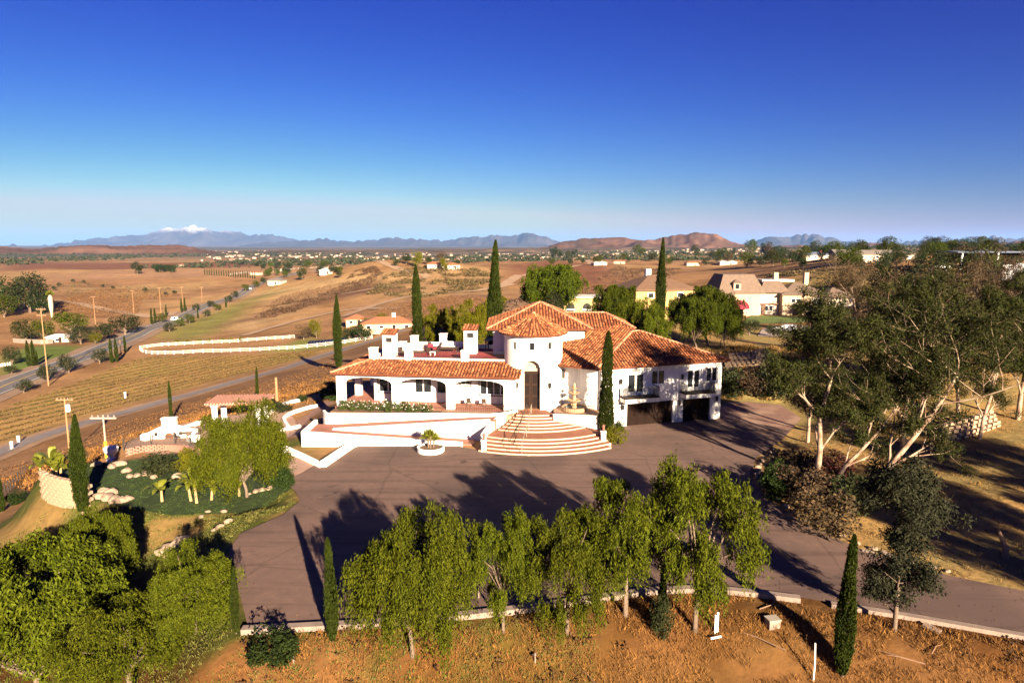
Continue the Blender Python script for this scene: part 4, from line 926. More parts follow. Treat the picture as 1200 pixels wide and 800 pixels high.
for proto, px, base, top, dist, lab, wd, rz in (
    (PL, 40, 760, 640, 33, 'largest dark pepper tree at the lower left corner', 1.25, .3), (PW, 232, 770, 645, 31, 'wide pepper tree left of the drive corner', 1.0, 3.3),
    (PL, 118, 700, 598, 39, 'dark pepper tree behind the lower left clump, below the big cypress', .75, 4.4), (PP[1], 150, 770, 690, 30, 'low bushy pepper tree between the two big ones at lower left', 1.3, 1.4)):
    p, h = spot(px, base, top, dist); put(proto, 7.0, p, h, lab, rz, wd)
CY = cypress(4, 9.0, .48, 15000); CY2 = cypress(11, 9.0, .43, 9000)
CN = [(710, 513, 388, None, CY, 'tall cypress standing against the garage wing', 1.05), (97, 601, 486, None, CY, 'tall cypress on the slope below the curved block wall', 1.15), (390, 752, 630, None, CY2, 'thin young cypress beside the drive corner kerb', 1.02),
 (987, 792, 626, None, CY, 'dark cypress at the lower right with a long shadow', .95), (277, 742, 664, None, CY2, 'short thin cypress at the left end of the kerb', .95), (2, 600, 555, None, CY2, 'cypress cut by the left edge beside the wire fence', 1.5), (776, 722, 655, None, CY2, 'small dark cypress between the last two pepper trees', 1.3),
 (201, 493, 446, None, CY2, 'thin cypress behind the white outdoor oven', .75), (303, 486, 430, None, CY2, 'thin cypress behind the pergola', .7), (397, 432, 346, None, CY, 'cypress rising behind the left end of the arcade', .95),
 (489, 390, 311, 98, CY, 'cypress behind the roof terrace near the left chimney', .75), (580, 380, 282, 97, CY, 'tallest cypress rising behind the tower', .85), (774, 360, 279, 112, CY, 'lone cypress standing before the yellow house', .75)]
for px, base, top, dist, proto, lab, wd in CN:
    p, h = spot(px, base, top, dist); put(proto, 9.0, p, h, lab, None, wd)
# shrubs
SB = blob('shrub', 31, 2.0, 1.2, SHR, 2600, 0, .085, 20, cat='shrub'); SY = blob('shrub', 32, 2.0, 1.2, LIME, 2200, 0, .085, 18, cat='shrub'); SO_ = blob('shrub', 33, 2.0, 1.3, OLI, 2200, 0, .085, 20, cat='shrub'); SRD = blob('shrub', 34, 2.0, 1.2, REDL, 1500, 0, .08, 16, cat='shrub'); SRU = blob('shrub', 35, 2.0, 1.3, RUST, 2000, 0, .085, 18, cat='shrub')
for proto, px, base, top, lab, wd in (
    (SB, 322, 778, 735, 'dark green rounded shrub below the kerb corner', 1.15), (SB, 332, 572, 548, 'dark shrub at the foot of the lawn pepper tree', 1.1), (SO_, 190, 556, 531, 'olive green shrub among the boulders, left of its yellower neighbour', 1.5), (SY, 217, 553, 527, 'yellowish shrub among the boulders below the patio', 1.1),
    (SY, 722, 520, 500, 'yellow green shrub at the foot of the garage cypress', 1.3), (SB, 727, 505, 492, 'small dark shrub against the garage wall', 1.0), (SB, 387, 470, 447, 'dark shrub at the left end of the arcade', .9), (SO_, 330, 482, 470, 'low green shrub patch by the arc kerb', 2.0),
    (SB, 908, 585, 541, 'dark green bush at the right edge of the drive', .8), (SRD, 975, 560, 530, 'crimson leaved bush under the leaning eucalyptus', 1.5), (SRU, 940, 590, 545, 'rusty dry bush beside the pale eucalyptus trunk', 1.2), (SRU, 965, 625, 575, 'wide rusty bush on the bank by the edging stones', 1.2), (SRD, 990, 590, 560, 'small crimson bush at the bank top', 1.3),
    (SO_, 1000, 600, 560, 'olive bush beside the leaning trunk', 1.2), (SRU, 915, 565, 545, 'small rusty bush behind the dark green bush', 1.1), (SO_, 855, 462, 432, 'green bush on the bank right of the garage', 1.5), (SRU, 880, 462, 434, 'reddish bush on the bank right of the garage', 1.4), (SO_, 905, 465, 425, 'tall olive bush on the bank, farthest right', 1.1),
    (SB, 20, 590, 575, 'low dark shrub by the wire fence at left', 1.5), (SO_, 775, 745, 700, 'scrubby bush under the last pepper tree', .5), (SB, 355, 470, 462, 'small shrub on the path bank left of the house', 1.2)):
    p, h = spot(px, base, top); put(proto, 2.0, p, h, lab, None, wd)
# flowering bushes of the arcade bed
ROSE = blob('rose_bush', 41, .9, .55, mat('rose_leaves', (.09,.115,.016), (.05,.075,.01), 3, island=.4), 420, 0, .16, 9, cat='bush')
rr = np.random.RandomState(3)
q = rr.randint(0, 420, 60); 
fl = [leafquads(np.c_[unit(rr, 14) * np.array((.5, .5, .35)) + np.array((0, 0, .55))], unit(rr, 14), .14, .13, 2)]
crown('blossoms', fl, mat('white_blossom', (.75,.72,.62), (.7,.6,.5), 3), ROSE)
for i in range(15):
    x = .5 + i * .66 + (1.0 if i > 7 else 0) * 0; p = Vector(LW(x, -1.05 + .35 * math.sin(i * 2.1), 1.70))
    put(ROSE, .9, p, .85 + .3 * rng.random(), 'low bush with white flowers in the bed before the arcade', None, 1.0, 'bush', 'flowering bushes in the arcade bed')
# eucalyptus stand on the right
EA = branchy(3, [(0,0,-.5),(.2,0,3),(.1,.2,6),(.9,0,9.5)], .30, 2, EUC, 40000, PALEBARK, .45, .28, .08, cl=.92, sub=4)
EB = branchy(8, [(0,0,-.5),(1.6,.3,2.6),(4.0,.6,5.2),(6.4,1.0,8.0),(8.0,1.2,10.5)], .28, 2, EUC, 34000, PALEBARK, .5, .28, .08, cl=.9, sub=4)
EC = branchy(14, [(0,0,-.5),(.4,.1,3.0),(1.5,0,6.0),(2.0,.3,9.0)], .24, 2, RUST, 18000, PALEBARK, .5, .26, .06, cl=.95, sub=4)
ED = branchy(21, [(0,0,-.5),(-.05,0,.7),(-.15,0,1.6),(.0,0,2.7),(.1,0,3.8),(0,.1,4.9)], .10, 2, EUG, 32000, BARK, .55, .14, .045, cl=.5, sub=4, lenk=.21)
for o_, px, base, dist, sc_, lab, rz in (
    (EA, 957, 555, 50, .86, 'tall eucalyptus with an upright pale trunk at the drive edge', .3), (EB, 1022, 575, 47, .84, 'eucalyptus leaning far to the right with a bare white trunk', .10),
    (EA, 1060, 520, 56, .88, 'big dense eucalyptus in the middle of the stand', 2.6), (EB, 975, 562, 49, .60, 'eucalyptus limb tree leaning right beside the upright one', -.05), (EC, 948, 500, 61, .72, 'sparse brown leaved eucalyptus at the left edge of the stand', 1.0),
    (EC, 1125, 470, 64, .78, 'sparse brown eucalyptus behind the leaning one', 3.0), (EA, 1195, 470, 62, .80, 'dark eucalyptus cut by the right edge of the photo', 4.2), (EC, 1010, 430, 85, .85, 'rusty tree behind the big dense eucalyptus', 2.0), (EB, 1150, 490, 58, .66, 'spreading eucalyptus reaching right behind the dry field', .6),
    (EC, 1075, 440, 76, .85, 'brown leaved tree rising between the two densest eucalyptus', 5.0), (EC, 1165, 430, 80, .9, 'tall brown leaved tree near the right edge behind the stand', .4)):
    d = ray(px, base); t = dist / d[1]; p = on(d[0] * t, dist); place(o_, USED, p, rz, sc_, lab)
for k_, (x, y, sc_) in enumerate(((38.5, 19.0, .85), (44, 17.0, .9), (46.5, 30.5, .75), (53, 29, .8))): place(EA, USED, on(x, y), k_ * 1.7, sc_, ('first', 'second', 'third', 'fourth')[k_] + ' eucalyptus beyond the right edge that shades the dry field')
p = at(1048, 738); place(ED, USED, p, 1.0, 1.28, 'small grey leaved gum tree beside the lower drive')
# ---------------------------------------------------------------- trees and shrubs farther out
RT = [blob('tree', 51 + i, 6.0, 3.0, m_, 2200, .16, .075, 22) for i, m_ in enumerate((OLI, PEPD, EUC))]
RD = blob('tree', 61, 8.0, 3.4, SHR, 2200, .12, .075, 22, flat=1.2); RL = blob('tree', 62, 6.0, 3.0, LIME, 2200, .14, .075, 20); RR_ = blob('tree', 63, 6.0, 3.0, RUST, 1500, .2, .075, 18)
PB = pepper(17, 8.0, 3.6, m=PEP, k=1.1, stem=.2, low=.05); PB2 = pepper(18, 8.0, 3.8, m=PEPD, k=1.2, stem=.15, low=.03); PB3 = pepper(19, 8.0, 3.4, m=LIME, k=1.0, stem=.15, low=.03)
def putpx(proto, h0, px, base, top, lab, wd=1.0, dist=None, grp=None, cat=None):
    p, h = spot(px, base, top, dist); return put(proto, h0, p, max(h, .5), lab, None, wd, cat, grp)
for proto, h0, px, base, top, dist, wd, lab in (
    (PB2, 8, 650, 345, 303, 150, 1.15, 'large pepper tree standing alone before the red ploughed hill'), (PB, 8, 634, 350, 312, 152, .8, 'yellower pepper tree at the left flank of the lone large one'),
    (PB2, 8, 718, 375, 326, 118, .8, 'dark dense tree left of the yellow house'), (PB, 8, 748, 392, 350, 104, .85, 'light green pepper tree behind the rear roof ridge'), (PB, 8, 765, 395, 358, 100, .7, 'low yellow green pepper tree behind the roof peak'),
    (PB2, 8, 803, 400, 338, 112, .75, 'tall pepper tree right behind the garage roof peak'), (PB2, 8, 830, 405, 327, 110, .9, 'massive pepper tree at the right of the row behind the garage'), (PB2, 8, 850, 408, 350, 104, .6, 'shorter pepper tree at the right end of the row behind the garage'),
    (PB2, 8, 817, 406, 341, 104, .85, 'dense pepper tree filling the middle of the row behind the garage'), (PB, 8, 843, 409, 347, 108, .8, 'yellower pepper tree near the right end of the row behind the garage'),
    (PB3, 8, 527, 395, 357, 122, 1.0, 'yellow green tree behind the middle of the roof terrace'), (PB3, 8, 556, 395, 353, 118, 1.0, 'yellow green tree behind the right chimney'), (PB3, 8, 575, 395, 348, 130, .9, 'yellow green tree at the foot of the tallest cypress'), (PB3, 8, 505, 388, 366, 135, 1.0, 'smaller yellow green tree beside the grey tent roof'),
    (RD, 8, 425, 399, 378, None, 1.5, 'dark hedge like tree by the terracotta house'), (RD, 8, 410, 399, 381, None, 1.4, 'dark round tree left of the terracotta house'), (RR_, 6, 356, 398, 379, None, 1.3, 'purplish brown bush tree beside the white fence'), (RL, 6, 371, 396, 374, None, .8, 'slim yellow green tree near the solar panels'),
    (RL, 6, 427, 381, 372, None, 1.3, 'round light green tree on the brown slope'), (RL, 6, 447, 379, 367, None, 1.2, 'round light green tree right of the slope bush'), (RT[0], 6, 648, 360, 343, 140, .8, 'small tree in front of the cream arched building'), (RR_, 6, 610, 372, 352, 118, 1.2, 'bare brown tree behind the main roof'),
    (RD, 8, 12, 366, 318, None, 1.2, 'large dark tree at the left edge of the valley'), (RT[0], 6, 35, 366, 322, None, 1.1, 'big grey green tree in the left valley clump'), (RD, 8, 48, 368, 338, None, 1.2, 'dark tree at the right of the left valley clump'), (RT[1], 6, 5, 372, 345, None, 1.2, 'green tree low at the left edge of the valley clump'),
    (RT[2], 6, 30, 400, 374, None, 1.2, 'grey green tree behind the low garden wall at left'), (RT[1], 6, 52, 399, 375, None, 1.1, 'green tree right of the grey one at the garden wall'), (RT[1], 6, 84, 391, 366, None, 1.6, 'broad bright green tree beyond the road at left'), (RT[0], 6, 95, 403, 384, None, 1.6, 'low spreading olive tree beside the white roof'), (RT[0], 6, 118, 399, 379, None, 1.5, 'brownish spreading olive tree near the road'), (RT[0], 6, 147, 392, 370, None, 1.9, 'widest olive tree at the roadside bend'), (RL, 6, 112, 403, 390, None, 1.2, 'yellow green bush below the roadside olives'),
    (RT[0], 6, 14, 428, 406, None, 1.0, 'round tree on the lawn beyond the road at left'), (RT[0], 6, 81, 437, 416, None, 1.1, 'round roadside olive tree left of the bend'), (RT[0], 6, 56, 447, 427, None, 1.1, 'olive tree at the foot of the tall pole'), (RT[0], 6, 117, 426, 409, None, 1.2, 'round olive tree at the vineyard corner'), (RT[0], 6, 28, 460, 445, None, 1.4, 'low olive bush at the road edge, lowest at left'), (RT[0], 6, 14, 438, 428, None, 1.6, 'low shrub on the left lawn'),
    (RD, 8, 161, 321, 305, None, 1.1, 'big dark tree standing in the far field'), (RD, 8, 354, 328, 311, None, .9, 'tall dark tree beside the straight road far off'), (RD, 8, 465, 312, 302, None, 1.2, 'dark tree at the left of the hilltop house'), (RD, 8, 476, 309, 295, None, 1.0, 'taller dark tree on the hilltop'), (RL, 6, 488, 313, 295, None, .9, 'bright green tree on the hilltop'), (RD, 8, 502, 310, 297, None, .9, 'dark tree behind the hilltop house'), (RR_, 6, 518, 309, 294, None, 1.0, 'bare brown tree on the hilltop'), (RL, 6, 521, 317, 302, None, .8, 'green tree before the hilltop house'), (RD, 8, 536, 313, 302, None, .9, 'dark tree at the right end of the hilltop'),
    (RT[1], 6, 862, 385, 366, None, 1.0, 'bush tree beside the maroon awning'), (RT[0], 6, 878, 393, 375, None, 1.5, 'round hedge bush by the mansion drive'), (RT[0], 6, 906, 395, 380, None, 1.4, 'second round hedge bush by the mansion drive'), (RT[1], 6, 938, 370, 352, None, 1.0, 'green tree before the mansion wing'), (RT[0], 6, 952, 371, 350, None, 1.0, 'olive tree at the right of the mansion wing')):
    putpx(proto, h0, px, base, top, lab, wd, dist)
rv = random.Random(99)
for k in range(13):                              # roadside bushes
    px, base = ((199,389),(222,379),(230,364),(255,364),(242,371),(189,378),(275,349),(288,341),(268,354),(300,337),(248,360),(210,383),(310,333))[k]
    putpx(RT[k % 2], 6, px, base, base - (11 if px < 230 else 8), 'round green bush on the verge of the straight valley road', 1.3, None, 'roadside bushes', 'bush')
for k, px in enumerate((207,221,234,246,260,271,283)):
    putpx(SY, 2, px, 404 - k * .6, 398.5 - k * .6, 'small clipped round bush in the row along the upper white fence', 1.1, None, 'clipped bushes by the fence')
CF = cypress(23, 9.0, .62, 1200)
for px, base, top in ((34,429,399),(40,429,399),(44,428,411),(131,425,397),(137,424,396),(147,413,393),(178,380,361),(182,379,361),(195,371,357),(213,366,350),(217,365,349),(232,373,361),(265,360,348)):
    putpx(CF, 9, px, base, top, 'small slim cypress among those dotted along the valley road', .9, None, 'cypresses along the valley road')
for k in range(22):                              # thin tree row at the orchard end
    px = 240 + k * 2.8; putpx(CF, 9, px, 322 + k * .22, 314 + k * .2, 'thin young tree in the row closing the far orchard', .7, None, 'thin tree row by the far orchard')
for k in range(26):
    px = rv.uniform(300, 400); base = 318 + rv.uniform(-6, 8); putpx((RD, RT[1], RT[0])[k % 3], (8, 6, 6)[k % 3], px, base, base - rv.uniform(6, 10), ('dark', 'bright green', 'olive')[k % 3] + ' tree in the loose grove beyond the hill', 1.1, None, 'grove beyond the brown hill, ' + ('dark', 'bright', 'olive')[k % 3])
for k in range(12):
    px = rv.uniform(174, 206); putpx(RD, 8, px, 318 + rv.uniform(-3, 2), 309 + rv.uniform(-1, 3), 'dark tree in the clump right of the big field tree', 1.2, None, 'clump of field trees')
for k in range(9): putpx(RT[0], 6, (86,98,70,120,133,170,195,205,64)[k], (331,332,336,337,339,342,346,345,340)[k] , (327,328,331,333,335,337,342,340,335)[k], 'small dark bush dotted over the dry fields', 1.3, None, 'bushes dotted over the fields', 'bush')
# wooded ridge on the right
for k in range(95):
    px = rv.uniform(845, 1215); t = (px - 845) / 370; base = rv.uniform(300, 318) - 4 * t; hpx = rv.uniform(11, 25) * (.75 + .5 * t)
    i = rv.randrange(5); putpx((RD, RT[1], RT[2], RR_, RD)[i], (8, 6, 6, 6, 8)[i], px, base, max(base - hpx, 277), ('dark evergreen', 'bushy green', 'grey green', 'rusty brown', 'dark evergreen')[i] + ' tree in the woods along the right hand ridge', rv.uniform(.8, 1.2), None, 'trees on the right hand ridge, ' + str(('evergreen', 'green', 'grey', 'rusty', 'evergreen')[i]))
for k in range(24):
    px = rv.uniform(640, 850); base = rv.uniform(298, 312); i = rv.randrange(3); putpx((RD, RT[1], RT[2])[i], (8, 6, 6)[i], px, base, base - rv.uniform(6, 13), ('dark', 'green', 'grey green')[i] + ' tree among the houses on the far centre rise', 1.1, None, 'trees on the far centre rise, ' + ('dark', 'green', 'grey')[i])
for k in range(26):                              # brown and green trees behind the eucalyptus stand
    px = rv.uniform(975, 1215); base = rv.uniform(335, 425); hpx = rv.uniform(30, 55); i = rv.randrange(4)
    putpx((RR_, RT[2], RT[0], RR_)[i], 6, px, base, base - hpx, ('rusty brown', 'grey green', 'olive', 'rusty brown')[i] + ' tree filling the slope behind the eucalyptus stand', .9, None, 'trees behind the eucalyptus stand, ' + ('rusty', 'grey', 'olive', 'rusty')[i])
# ---------------------------------------------------------------- vine rows
def vine_rows(poly, a, bdir, gap, n0, n1, m, label, group, hgt, dens, seed, sz):
    r = np.random.RandomState(seed); a = Vector(a[:2]); u = (Vector(bdir[:2]) - a).normalized(); nn = Vector((-u.y, u.x)); cnt = 0
    for k in range(n0, n1):
        s_ = np.arange(-300, 460, 1.0); X = a.x + u.x * s_ + nn.x * k * gap; Y = a.y + u.y * s_ + nn.y * k * gap; ins = pip(X, Y, poly)
        idx = np.nonzero(ins)[0]
        if len(idx) < 8: continue
        splits = np.split(idx, np.nonzero(np.diff(idx) > 1)[0] + 1); seg = max(splits, key=len)
        L_ = len(seg); n = int(L_ * dens); t = s_[seg[0]] + r.rand(n) * L_
        keep = vnoise(t / 2.2, np.full(n, k * 7.3), seed) > .08; t = t[keep]; n = len(t)
        px_ = a.x + u.x * t + nn.x * (k * gap + r.normal(size=n) * .42); py_ = a.y + u.y * t + nn.y * (k * gap + r.normal(size=n) * .42)
        gx = np.linspace(0, 1, 24); zs = np.array([hz(a.x + u.x * q + nn.x * k * gap, a.y + u.y * q + nn.y * k * gap) for q in s_[seg[0]] + gx * L_])
        z = np.interp(t, s_[seg[0]] + gx * L_, zs) + hgt * (.05 + .95 * r.rand(n) ** .8)
        V, F = leafquads(np.c_[px_, py_, z], r.normal(size=(n, 3)), sz * (.7 + .7 * r.rand(n)), sz * .6 * (.7 + .7 * r.rand(n)), seed + k + 500)
        cx = s_[seg[0]] + gx * L_; cw = np.c_[a.x + u.x * cx + nn.x * k * gap, a.y + u.y * cx + nn.y * k * gap, zs + hgt * .6]; cv = np.repeat(cw, 2, 0); cv[1::2, 2] += .05; nb = len(V); V = np.r_[V, cv]; q_ = nb + 2 * np.arange(23)[:, None]; F = np.r_[F, np.c_[q_, q_ + 2, q_ + 3, q_ + 1]]
        o = link('vine_row', npmesh('vine_row', V, F), m); tag(o, label, 'vines', group); cnt += 1
VG = mat('vine_rows_foliage', (.070,.056,.009), (.095,.048,.013), .05, rough=.8, island=.4); VB = mat('dry_vines', (.115,.052,.016), (.08,.038,.013), .08, rough=.9, island=.4)
la, lb = at(0, 529), at(330, 433)
v1 = zone([(-60,502),(0,481),(70,456),(120,437),(168,419),(260,418),(350,413),(425,403),(395,407),(330,426),(250,448),(180,466),(125,481),(60,500),(0,520),(-60,545)])
vine_rows(v1, la, lb, 4.6, -60, 60, VG, 'long green and brown vine row between the lane and the white fences', 'vine rows between lane and road', .50, 16, 3, .36)
v2 = zone([(-40,562),(20,540),(80,525),(130,503),(185,484),(250,466),(330,444),(392,424),(392,446),(345,462),(300,472),(250,487),(180,500),(140,518),(60,540),(20,570)])
vine_rows(v2, la, lb, 3.4, -60, 60, VB, 'dry brown vine row on the slope between the lane and the yard', 'dry vine rows on the near slope', .45, 11, 5, .28)
v3 = zone([(8,312),(150,311),(150,307),(10,308)]); 
VD = mat('orchard_rows', (.10,.05,.025), (.07,.04,.02), .1, island=.3)
vine_rows(zone([(60,375),(160,371),(165,352),(250,350),(262,346),(120,338),(66,352)]), at(70,372), at(160,362), 5.0, -80, 80, VB, 'faint vine row in the field across the valley road', 'vine rows across the valley road', 1.0, 2.2, 8, .8)
vine_rows(zone([(300,370),(345,352),(420,336),(445,330),(440,326),(400,332),(330,346)]), at(300,368), at(345,358), 4.0, -60, 60, VD, 'dark vine row on the shoulder of the brown hill', 'dark vine rows on the hill', 1.0, 3, 9, .7)
vine_rows(zone([(430,368),(500,350),(560,348),(590,362),(560,374),(470,378)]), at(440,366), at(560,350), 4.0, -60, 60, VB, 'faint vine row on the slope behind the villa', 'vine rows behind the villa', .9, 3, 10, .6)
# ---------------------------------------------------------------- fences
FW = mat('fence_white', (.78,.74,.68), (.7,.66,.6), 2)
def fence(pxs, label, gap=3.0, h=1.3, nr=3, m=FW, name='rail_fence', w=.14):
    L_ = smoothline([at(*p) for p in pxs], gap); o = thing(name, label, 'fence', on(L_[0].x, L_[0].y)); loc = o.location
    pm = None
    for p in L_:
        z = hz(p.x, p.y)
        if pm is None: pm = MB().box(-w/2, w/2, -w/2, w/2, -.3, h).build('post', m, o); c = pm
        else: c = pm.copy(); COL.objects.link(c); c.parent = o
        c.location = Vector((p.x, p.y, z)) - loc
    for k in range(nr):
        zz = h * (k + .75) / (nr + .1)
        MB().tube([Vector((p.x, p.y, hz(p.x, p.y) + zz)) - loc for p in L_], .06 if nr < 5 else .02, 4).build('rail', m, o)
    return o
fence(((164,410),(178,415),(250,413),(345,409),(392,404),(436,397)), 'longer lower white rail fence at the top of the vineyard'); fence(((164,409),(190,405.5),(260,402),(345,396)), 'upper white rail fence with clipped bushes along it')
fence(((0,430),(6,429),(12,428)), 'short white rail fence on the lawn at the left edge', 2.0, 1.1)
fence(((270,322),(330,318),(400,312)), 'far white fence beside the straight road beyond the hill', 12.0, 2.0, 2)
DKW = mat('fence_wire', (.05,.04,.035), (.035,.03,.025), 4)
fence(((-5,596),(10,576),(30,556),(48,546)), 'wire fence on dark posts at the left edge of the yard', 2.2, 1.3, 5, DKW, 'wire_fence', .08)
# ---------------------------------------------------------------- utility poles
POLE = mat('pole_timber', (.30,.16,.075), (.22,.115,.055), 2.0)
def pole(px, base, top, label, arms=1, r0=.17, transformer=False, m=POLE, dist=None):
    p, h = spot(px, base, top, dist); o = thing('utility_pole', label, 'pole', p); MB().tube([(0, 0, -.5), (0, 0, h)], [r0, r0 * .65], 8).build('post', m, o)
    for k in range(arms):
        z = h - .4 - k * 1.6; MB().box(-1.3, 1.3, -.08, .08, z, z + .16).build('crossarm', m, o)
        for x in (-1.1, -.5, .5, 1.1): MB().lathe([(.06, z + .16), (.09, z + .26), (.05, z + .4)], (x, 0, 0), 6).build('insulator', CONC, o)
    if transformer: MB().lathe([(.3, h - 2.1), (.34, h - 2.0), (.34, h - 1.1), (.28, h - 1.0)], (.45, -.1, 0), 10).build('transformer', mat('transformer_grey', (.6,.6,.6), (.5,.5,.5), 2), o)
    return o
pole(82, 533, 466, 'utility pole with a grey transformer beside the lawn', 1, .16, True); o = pole(125, 535, 486, 'thin utility pole with a yellow foot right of the transformer pole', 1, .11, False, mat('pole_grey', (.34,.26,.2), (.26,.2,.15), 2))
MB().lathe([(.16, -.2), (.16, 1.6), (.1, 1.65)], n=8).build('foot_guard', mat('yellow_guard', (.55,.33,.02), (.45,.27,.02), 2), o)
o = pole(57, 452, 361, 'tallest sunlit utility pole by the road at left', 2, .18)
pole(325, 478, 442, 'thick leaning timber post on the slope behind the pergola', 0, .22)
for px, b_, t_, l_ in ((112,380,347,'first'), (157,368,340,'second'), (189,371,337,'third'), (214,354,336,'fourth'), (237,353,336,'fifth')): pole(px, b_, t_, l_ + ' pole from the left in the far roadside line', 1, .16)
pole(142, 418, 398, 'short pale roadside post at the vineyard corner', 0, .12)
# palm with a skirt of dead fronds
p, h = spot(61, 372, 345); o = thing('fan_palm', 'fan palm with a thick pale skirted trunk in the left valley', 'tree', p)
MB().lathe([(.5, -.3), (.6, h * .2), (1.1, h * .45), (1.15, h * .85), (.4, h)], n=12).build('trunk', mat('palm_skirt', (.40,.33,.25), (.3,.24,.17), 2), o)
r = np.random.RandomState(5); n = 260; u = unit(r, n); u[:, 2] = np.abs(u[:, 2]) - .15; crown('crown', [leafquads(np.c_[u * 1.5 + np.array((0, 0, h + .2))], u, 1.6, .35, 3)], BANA, o)
# ---------------------------------------------------------------- houses
PALEW = mat('cream_render', (.40,.29,.19), (.34,.245,.16), .6); YEL = mat('yellow_render', (.38,.26,.10), (.33,.22,.085), .6); OFFW = mat('offwhite_render', (.44,.35,.27), (.38,.30,.23), .6)
SHI = mat('brown_shingle', (.135,.075,.045), (.095,.054,.033), 1.5, bump=.3, bscale=6); SHG = mat('grey_brown_shingle', (.135,.09,.064), (.098,.066,.048), 1.2, bump=.3, bscale=6); TCR = mat('terracotta_roof', (.26,.105,.05), (.19,.075,.037), 1.0); GRY = mat('grey_roof', (.17,.14,.12), (.13,.11,.095), .8); WRF = mat('white_roof', (.45,.41,.37), (.37,.34,.31), .5); BLUR = mat('blue_grey_roof', (.10,.12,.17), (.08,.095,.135), 1)
def hipmesh(x0, x1, y0, y1, z, rh, e=.5, gable=False, th=.25):
    a0, a1, b0, b1 = x0 - e, x1 + e, y0 - e, y1 + e; w = b1 - b0; ins = 0 if gable else min(w / 2, (a1 - a0) / 2 - .05); ym = (b0 + b1) / 2
    v = [(a0, b0, z), (a1, b0, z), (a1, b1, z), (a0, b1, z), (a0 + ins, ym, z + rh), (a1 - ins, ym, z + rh)]; n = len(v)
    v += [(q[0], q[1], q[2] - th) for q in v[:4]]
    f = [(0, 1, 5, 4), (1, 2, 5), (2, 3, 4, 5), (3, 0, 4), (0, 6, 7, 1), (1, 7, 8, 2), (2, 8, 9, 3), (3, 9, 6, 0), (9, 8, 7, 6)]
    return MB().add(v, f)
def wins(o, xs, y, z0, z1, w, m=None):
    for x in xs:
        f_ = MB().box(x - w/2, x + w/2, y - .06, y + .05, z0, z1).build('window', m or WH2, o); MB().box(x - w/2 + .12, x + w/2 - .12, y - .09, y - .062, z0 + .12, z1 - .12).build('pane', GLASS, f_)
def house_at(px, base, label, w, d, h, rh, wm, rm, rz=0.0, gable=False, nw=3, chim=None, dist=None, name='house', door=True, two=False, grp=None, sink=1.0):
    p, _ = spot(px, base, base - 5, dist); o = thing(name, label, 'house', p, rz, grp)
    MB().box(-w/2, w/2, -d/2, d/2, -sink, h).build('wall', wm, o); hipmesh(-w/2, w/2, -d/2, d/2, h, rh, .6, gable).build('roof', rm, o)
    if gable:
        for sx in (-1, 1): MB().add([(sx * (w/2 - .02), -d/2, h), (sx * (w/2 - .02), d/2, h), (sx * (w/2 - .02), 0, h + rh * .9)], [(0, 1, 2)]).build('gable', wm, o)
    wins(o, [-w/2 + w * (i + .5) / nw for i in range(nw)], -d/2, h - 1.9, h - .7, min(1.5, w / max(nw, 1) * .5))
    if two: wins(o, [-w/2 + w * (i + .5) / nw for i in range(nw)], -d/2, h - 5, h - 3.7, min(1.5, w / max(nw, 1) * .5))
    if door: MB().box(w * .12 - .5, w * .12 + .5, -d/2 - .07, -d/2, 0, 2.1).build('door', WOOD, o)
    if chim: MB().box(chim[0] - .6, chim[0] + .6, chim[1] - .5, chim[1] + .5, h, h + rh + 1.2).build('chimney', chim[2], o)
    return o
house_at(765, 358, 'yellow two storey house with a brown hip roof behind the cypress', 14, 12, 6.2, 2.9, YEL, SHI, .25, False, 2, (-1, 1, WH), 150, door=False)
house_at(675, 372, 'cream flat topped building with two dark arches behind the rear roof', 9.5, 7, 4.2, .25, mat('cream_yellow_wall', (.42,.30,.13), (.36,.26,.11), .8), WRF, -.1, False, 0, None, 150, door=False)
gb = spot(675, 372, 360, 150)[0]
aw = bpy.data.objects[[o_.name for o_ in COL.objects if o_.get('label', '').startswith('cream flat topped')][0]]
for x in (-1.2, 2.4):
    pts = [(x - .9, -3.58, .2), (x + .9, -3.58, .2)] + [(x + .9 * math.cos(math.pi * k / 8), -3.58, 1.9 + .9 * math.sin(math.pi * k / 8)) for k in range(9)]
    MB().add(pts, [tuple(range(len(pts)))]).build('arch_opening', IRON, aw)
    MB().box(x - 1.0, x + 1.0, -3.75, -3.6, 1.2, 1.5).build('arch_rail', WH2, aw)
house_at(613, 366, 'brown roofed pavilion beyond the tower roof at left', 12, 10, 3.0, 1.9, PALEW, SHI, .1, False, 3, None, 150)
o = thing('gazebo', 'round gazebo with a pointed brown shingle roof', 'gazebo', spot(625, 358, 340, 165)[0])
MB().lathe([(3.4, 4.5), (3.7, 4.4), (.3, 7.3), (.1, 7.6)], n=14).build('roof', SHI, o)
for k in range(8): q = k * math.pi / 4; MB().box(3 * math.cos(q) - .12, 3 * math.cos(q) + .12, 3 * math.sin(q) - .12, 3 * math.sin(q) + .12, -1.5, 4.45).build('post', WOOD, o)
house_at(455, 386, 'long house with low terracotta roofs behind the left chimney', 17, 9, 2.8, 1.8, PALEW, TCR, .15, False, 4, (2, 0, WH)); house_at(418, 380, 'smaller terracotta roofed annexe beside the long house', 8, 7, 2.6, 1.5, PALEW, TCR, .2, False, 2)
house_at(512, 391, 'grey gabled tent like roof behind the roof terrace', 5.5, 7, 2.4, 2.2, PALEW, GRY, .5, True, 1, None, 128)
for i, (px, b_, w, lab) in enumerate(((510, 314, 12, 'white hilltop house among the trees'), (531, 315, 9, 'smaller white hilltop house at the right'))): house_at(px, b_, lab, w, 8, 3.0, 1.6, OFFW, TCR, .2, False, 3)
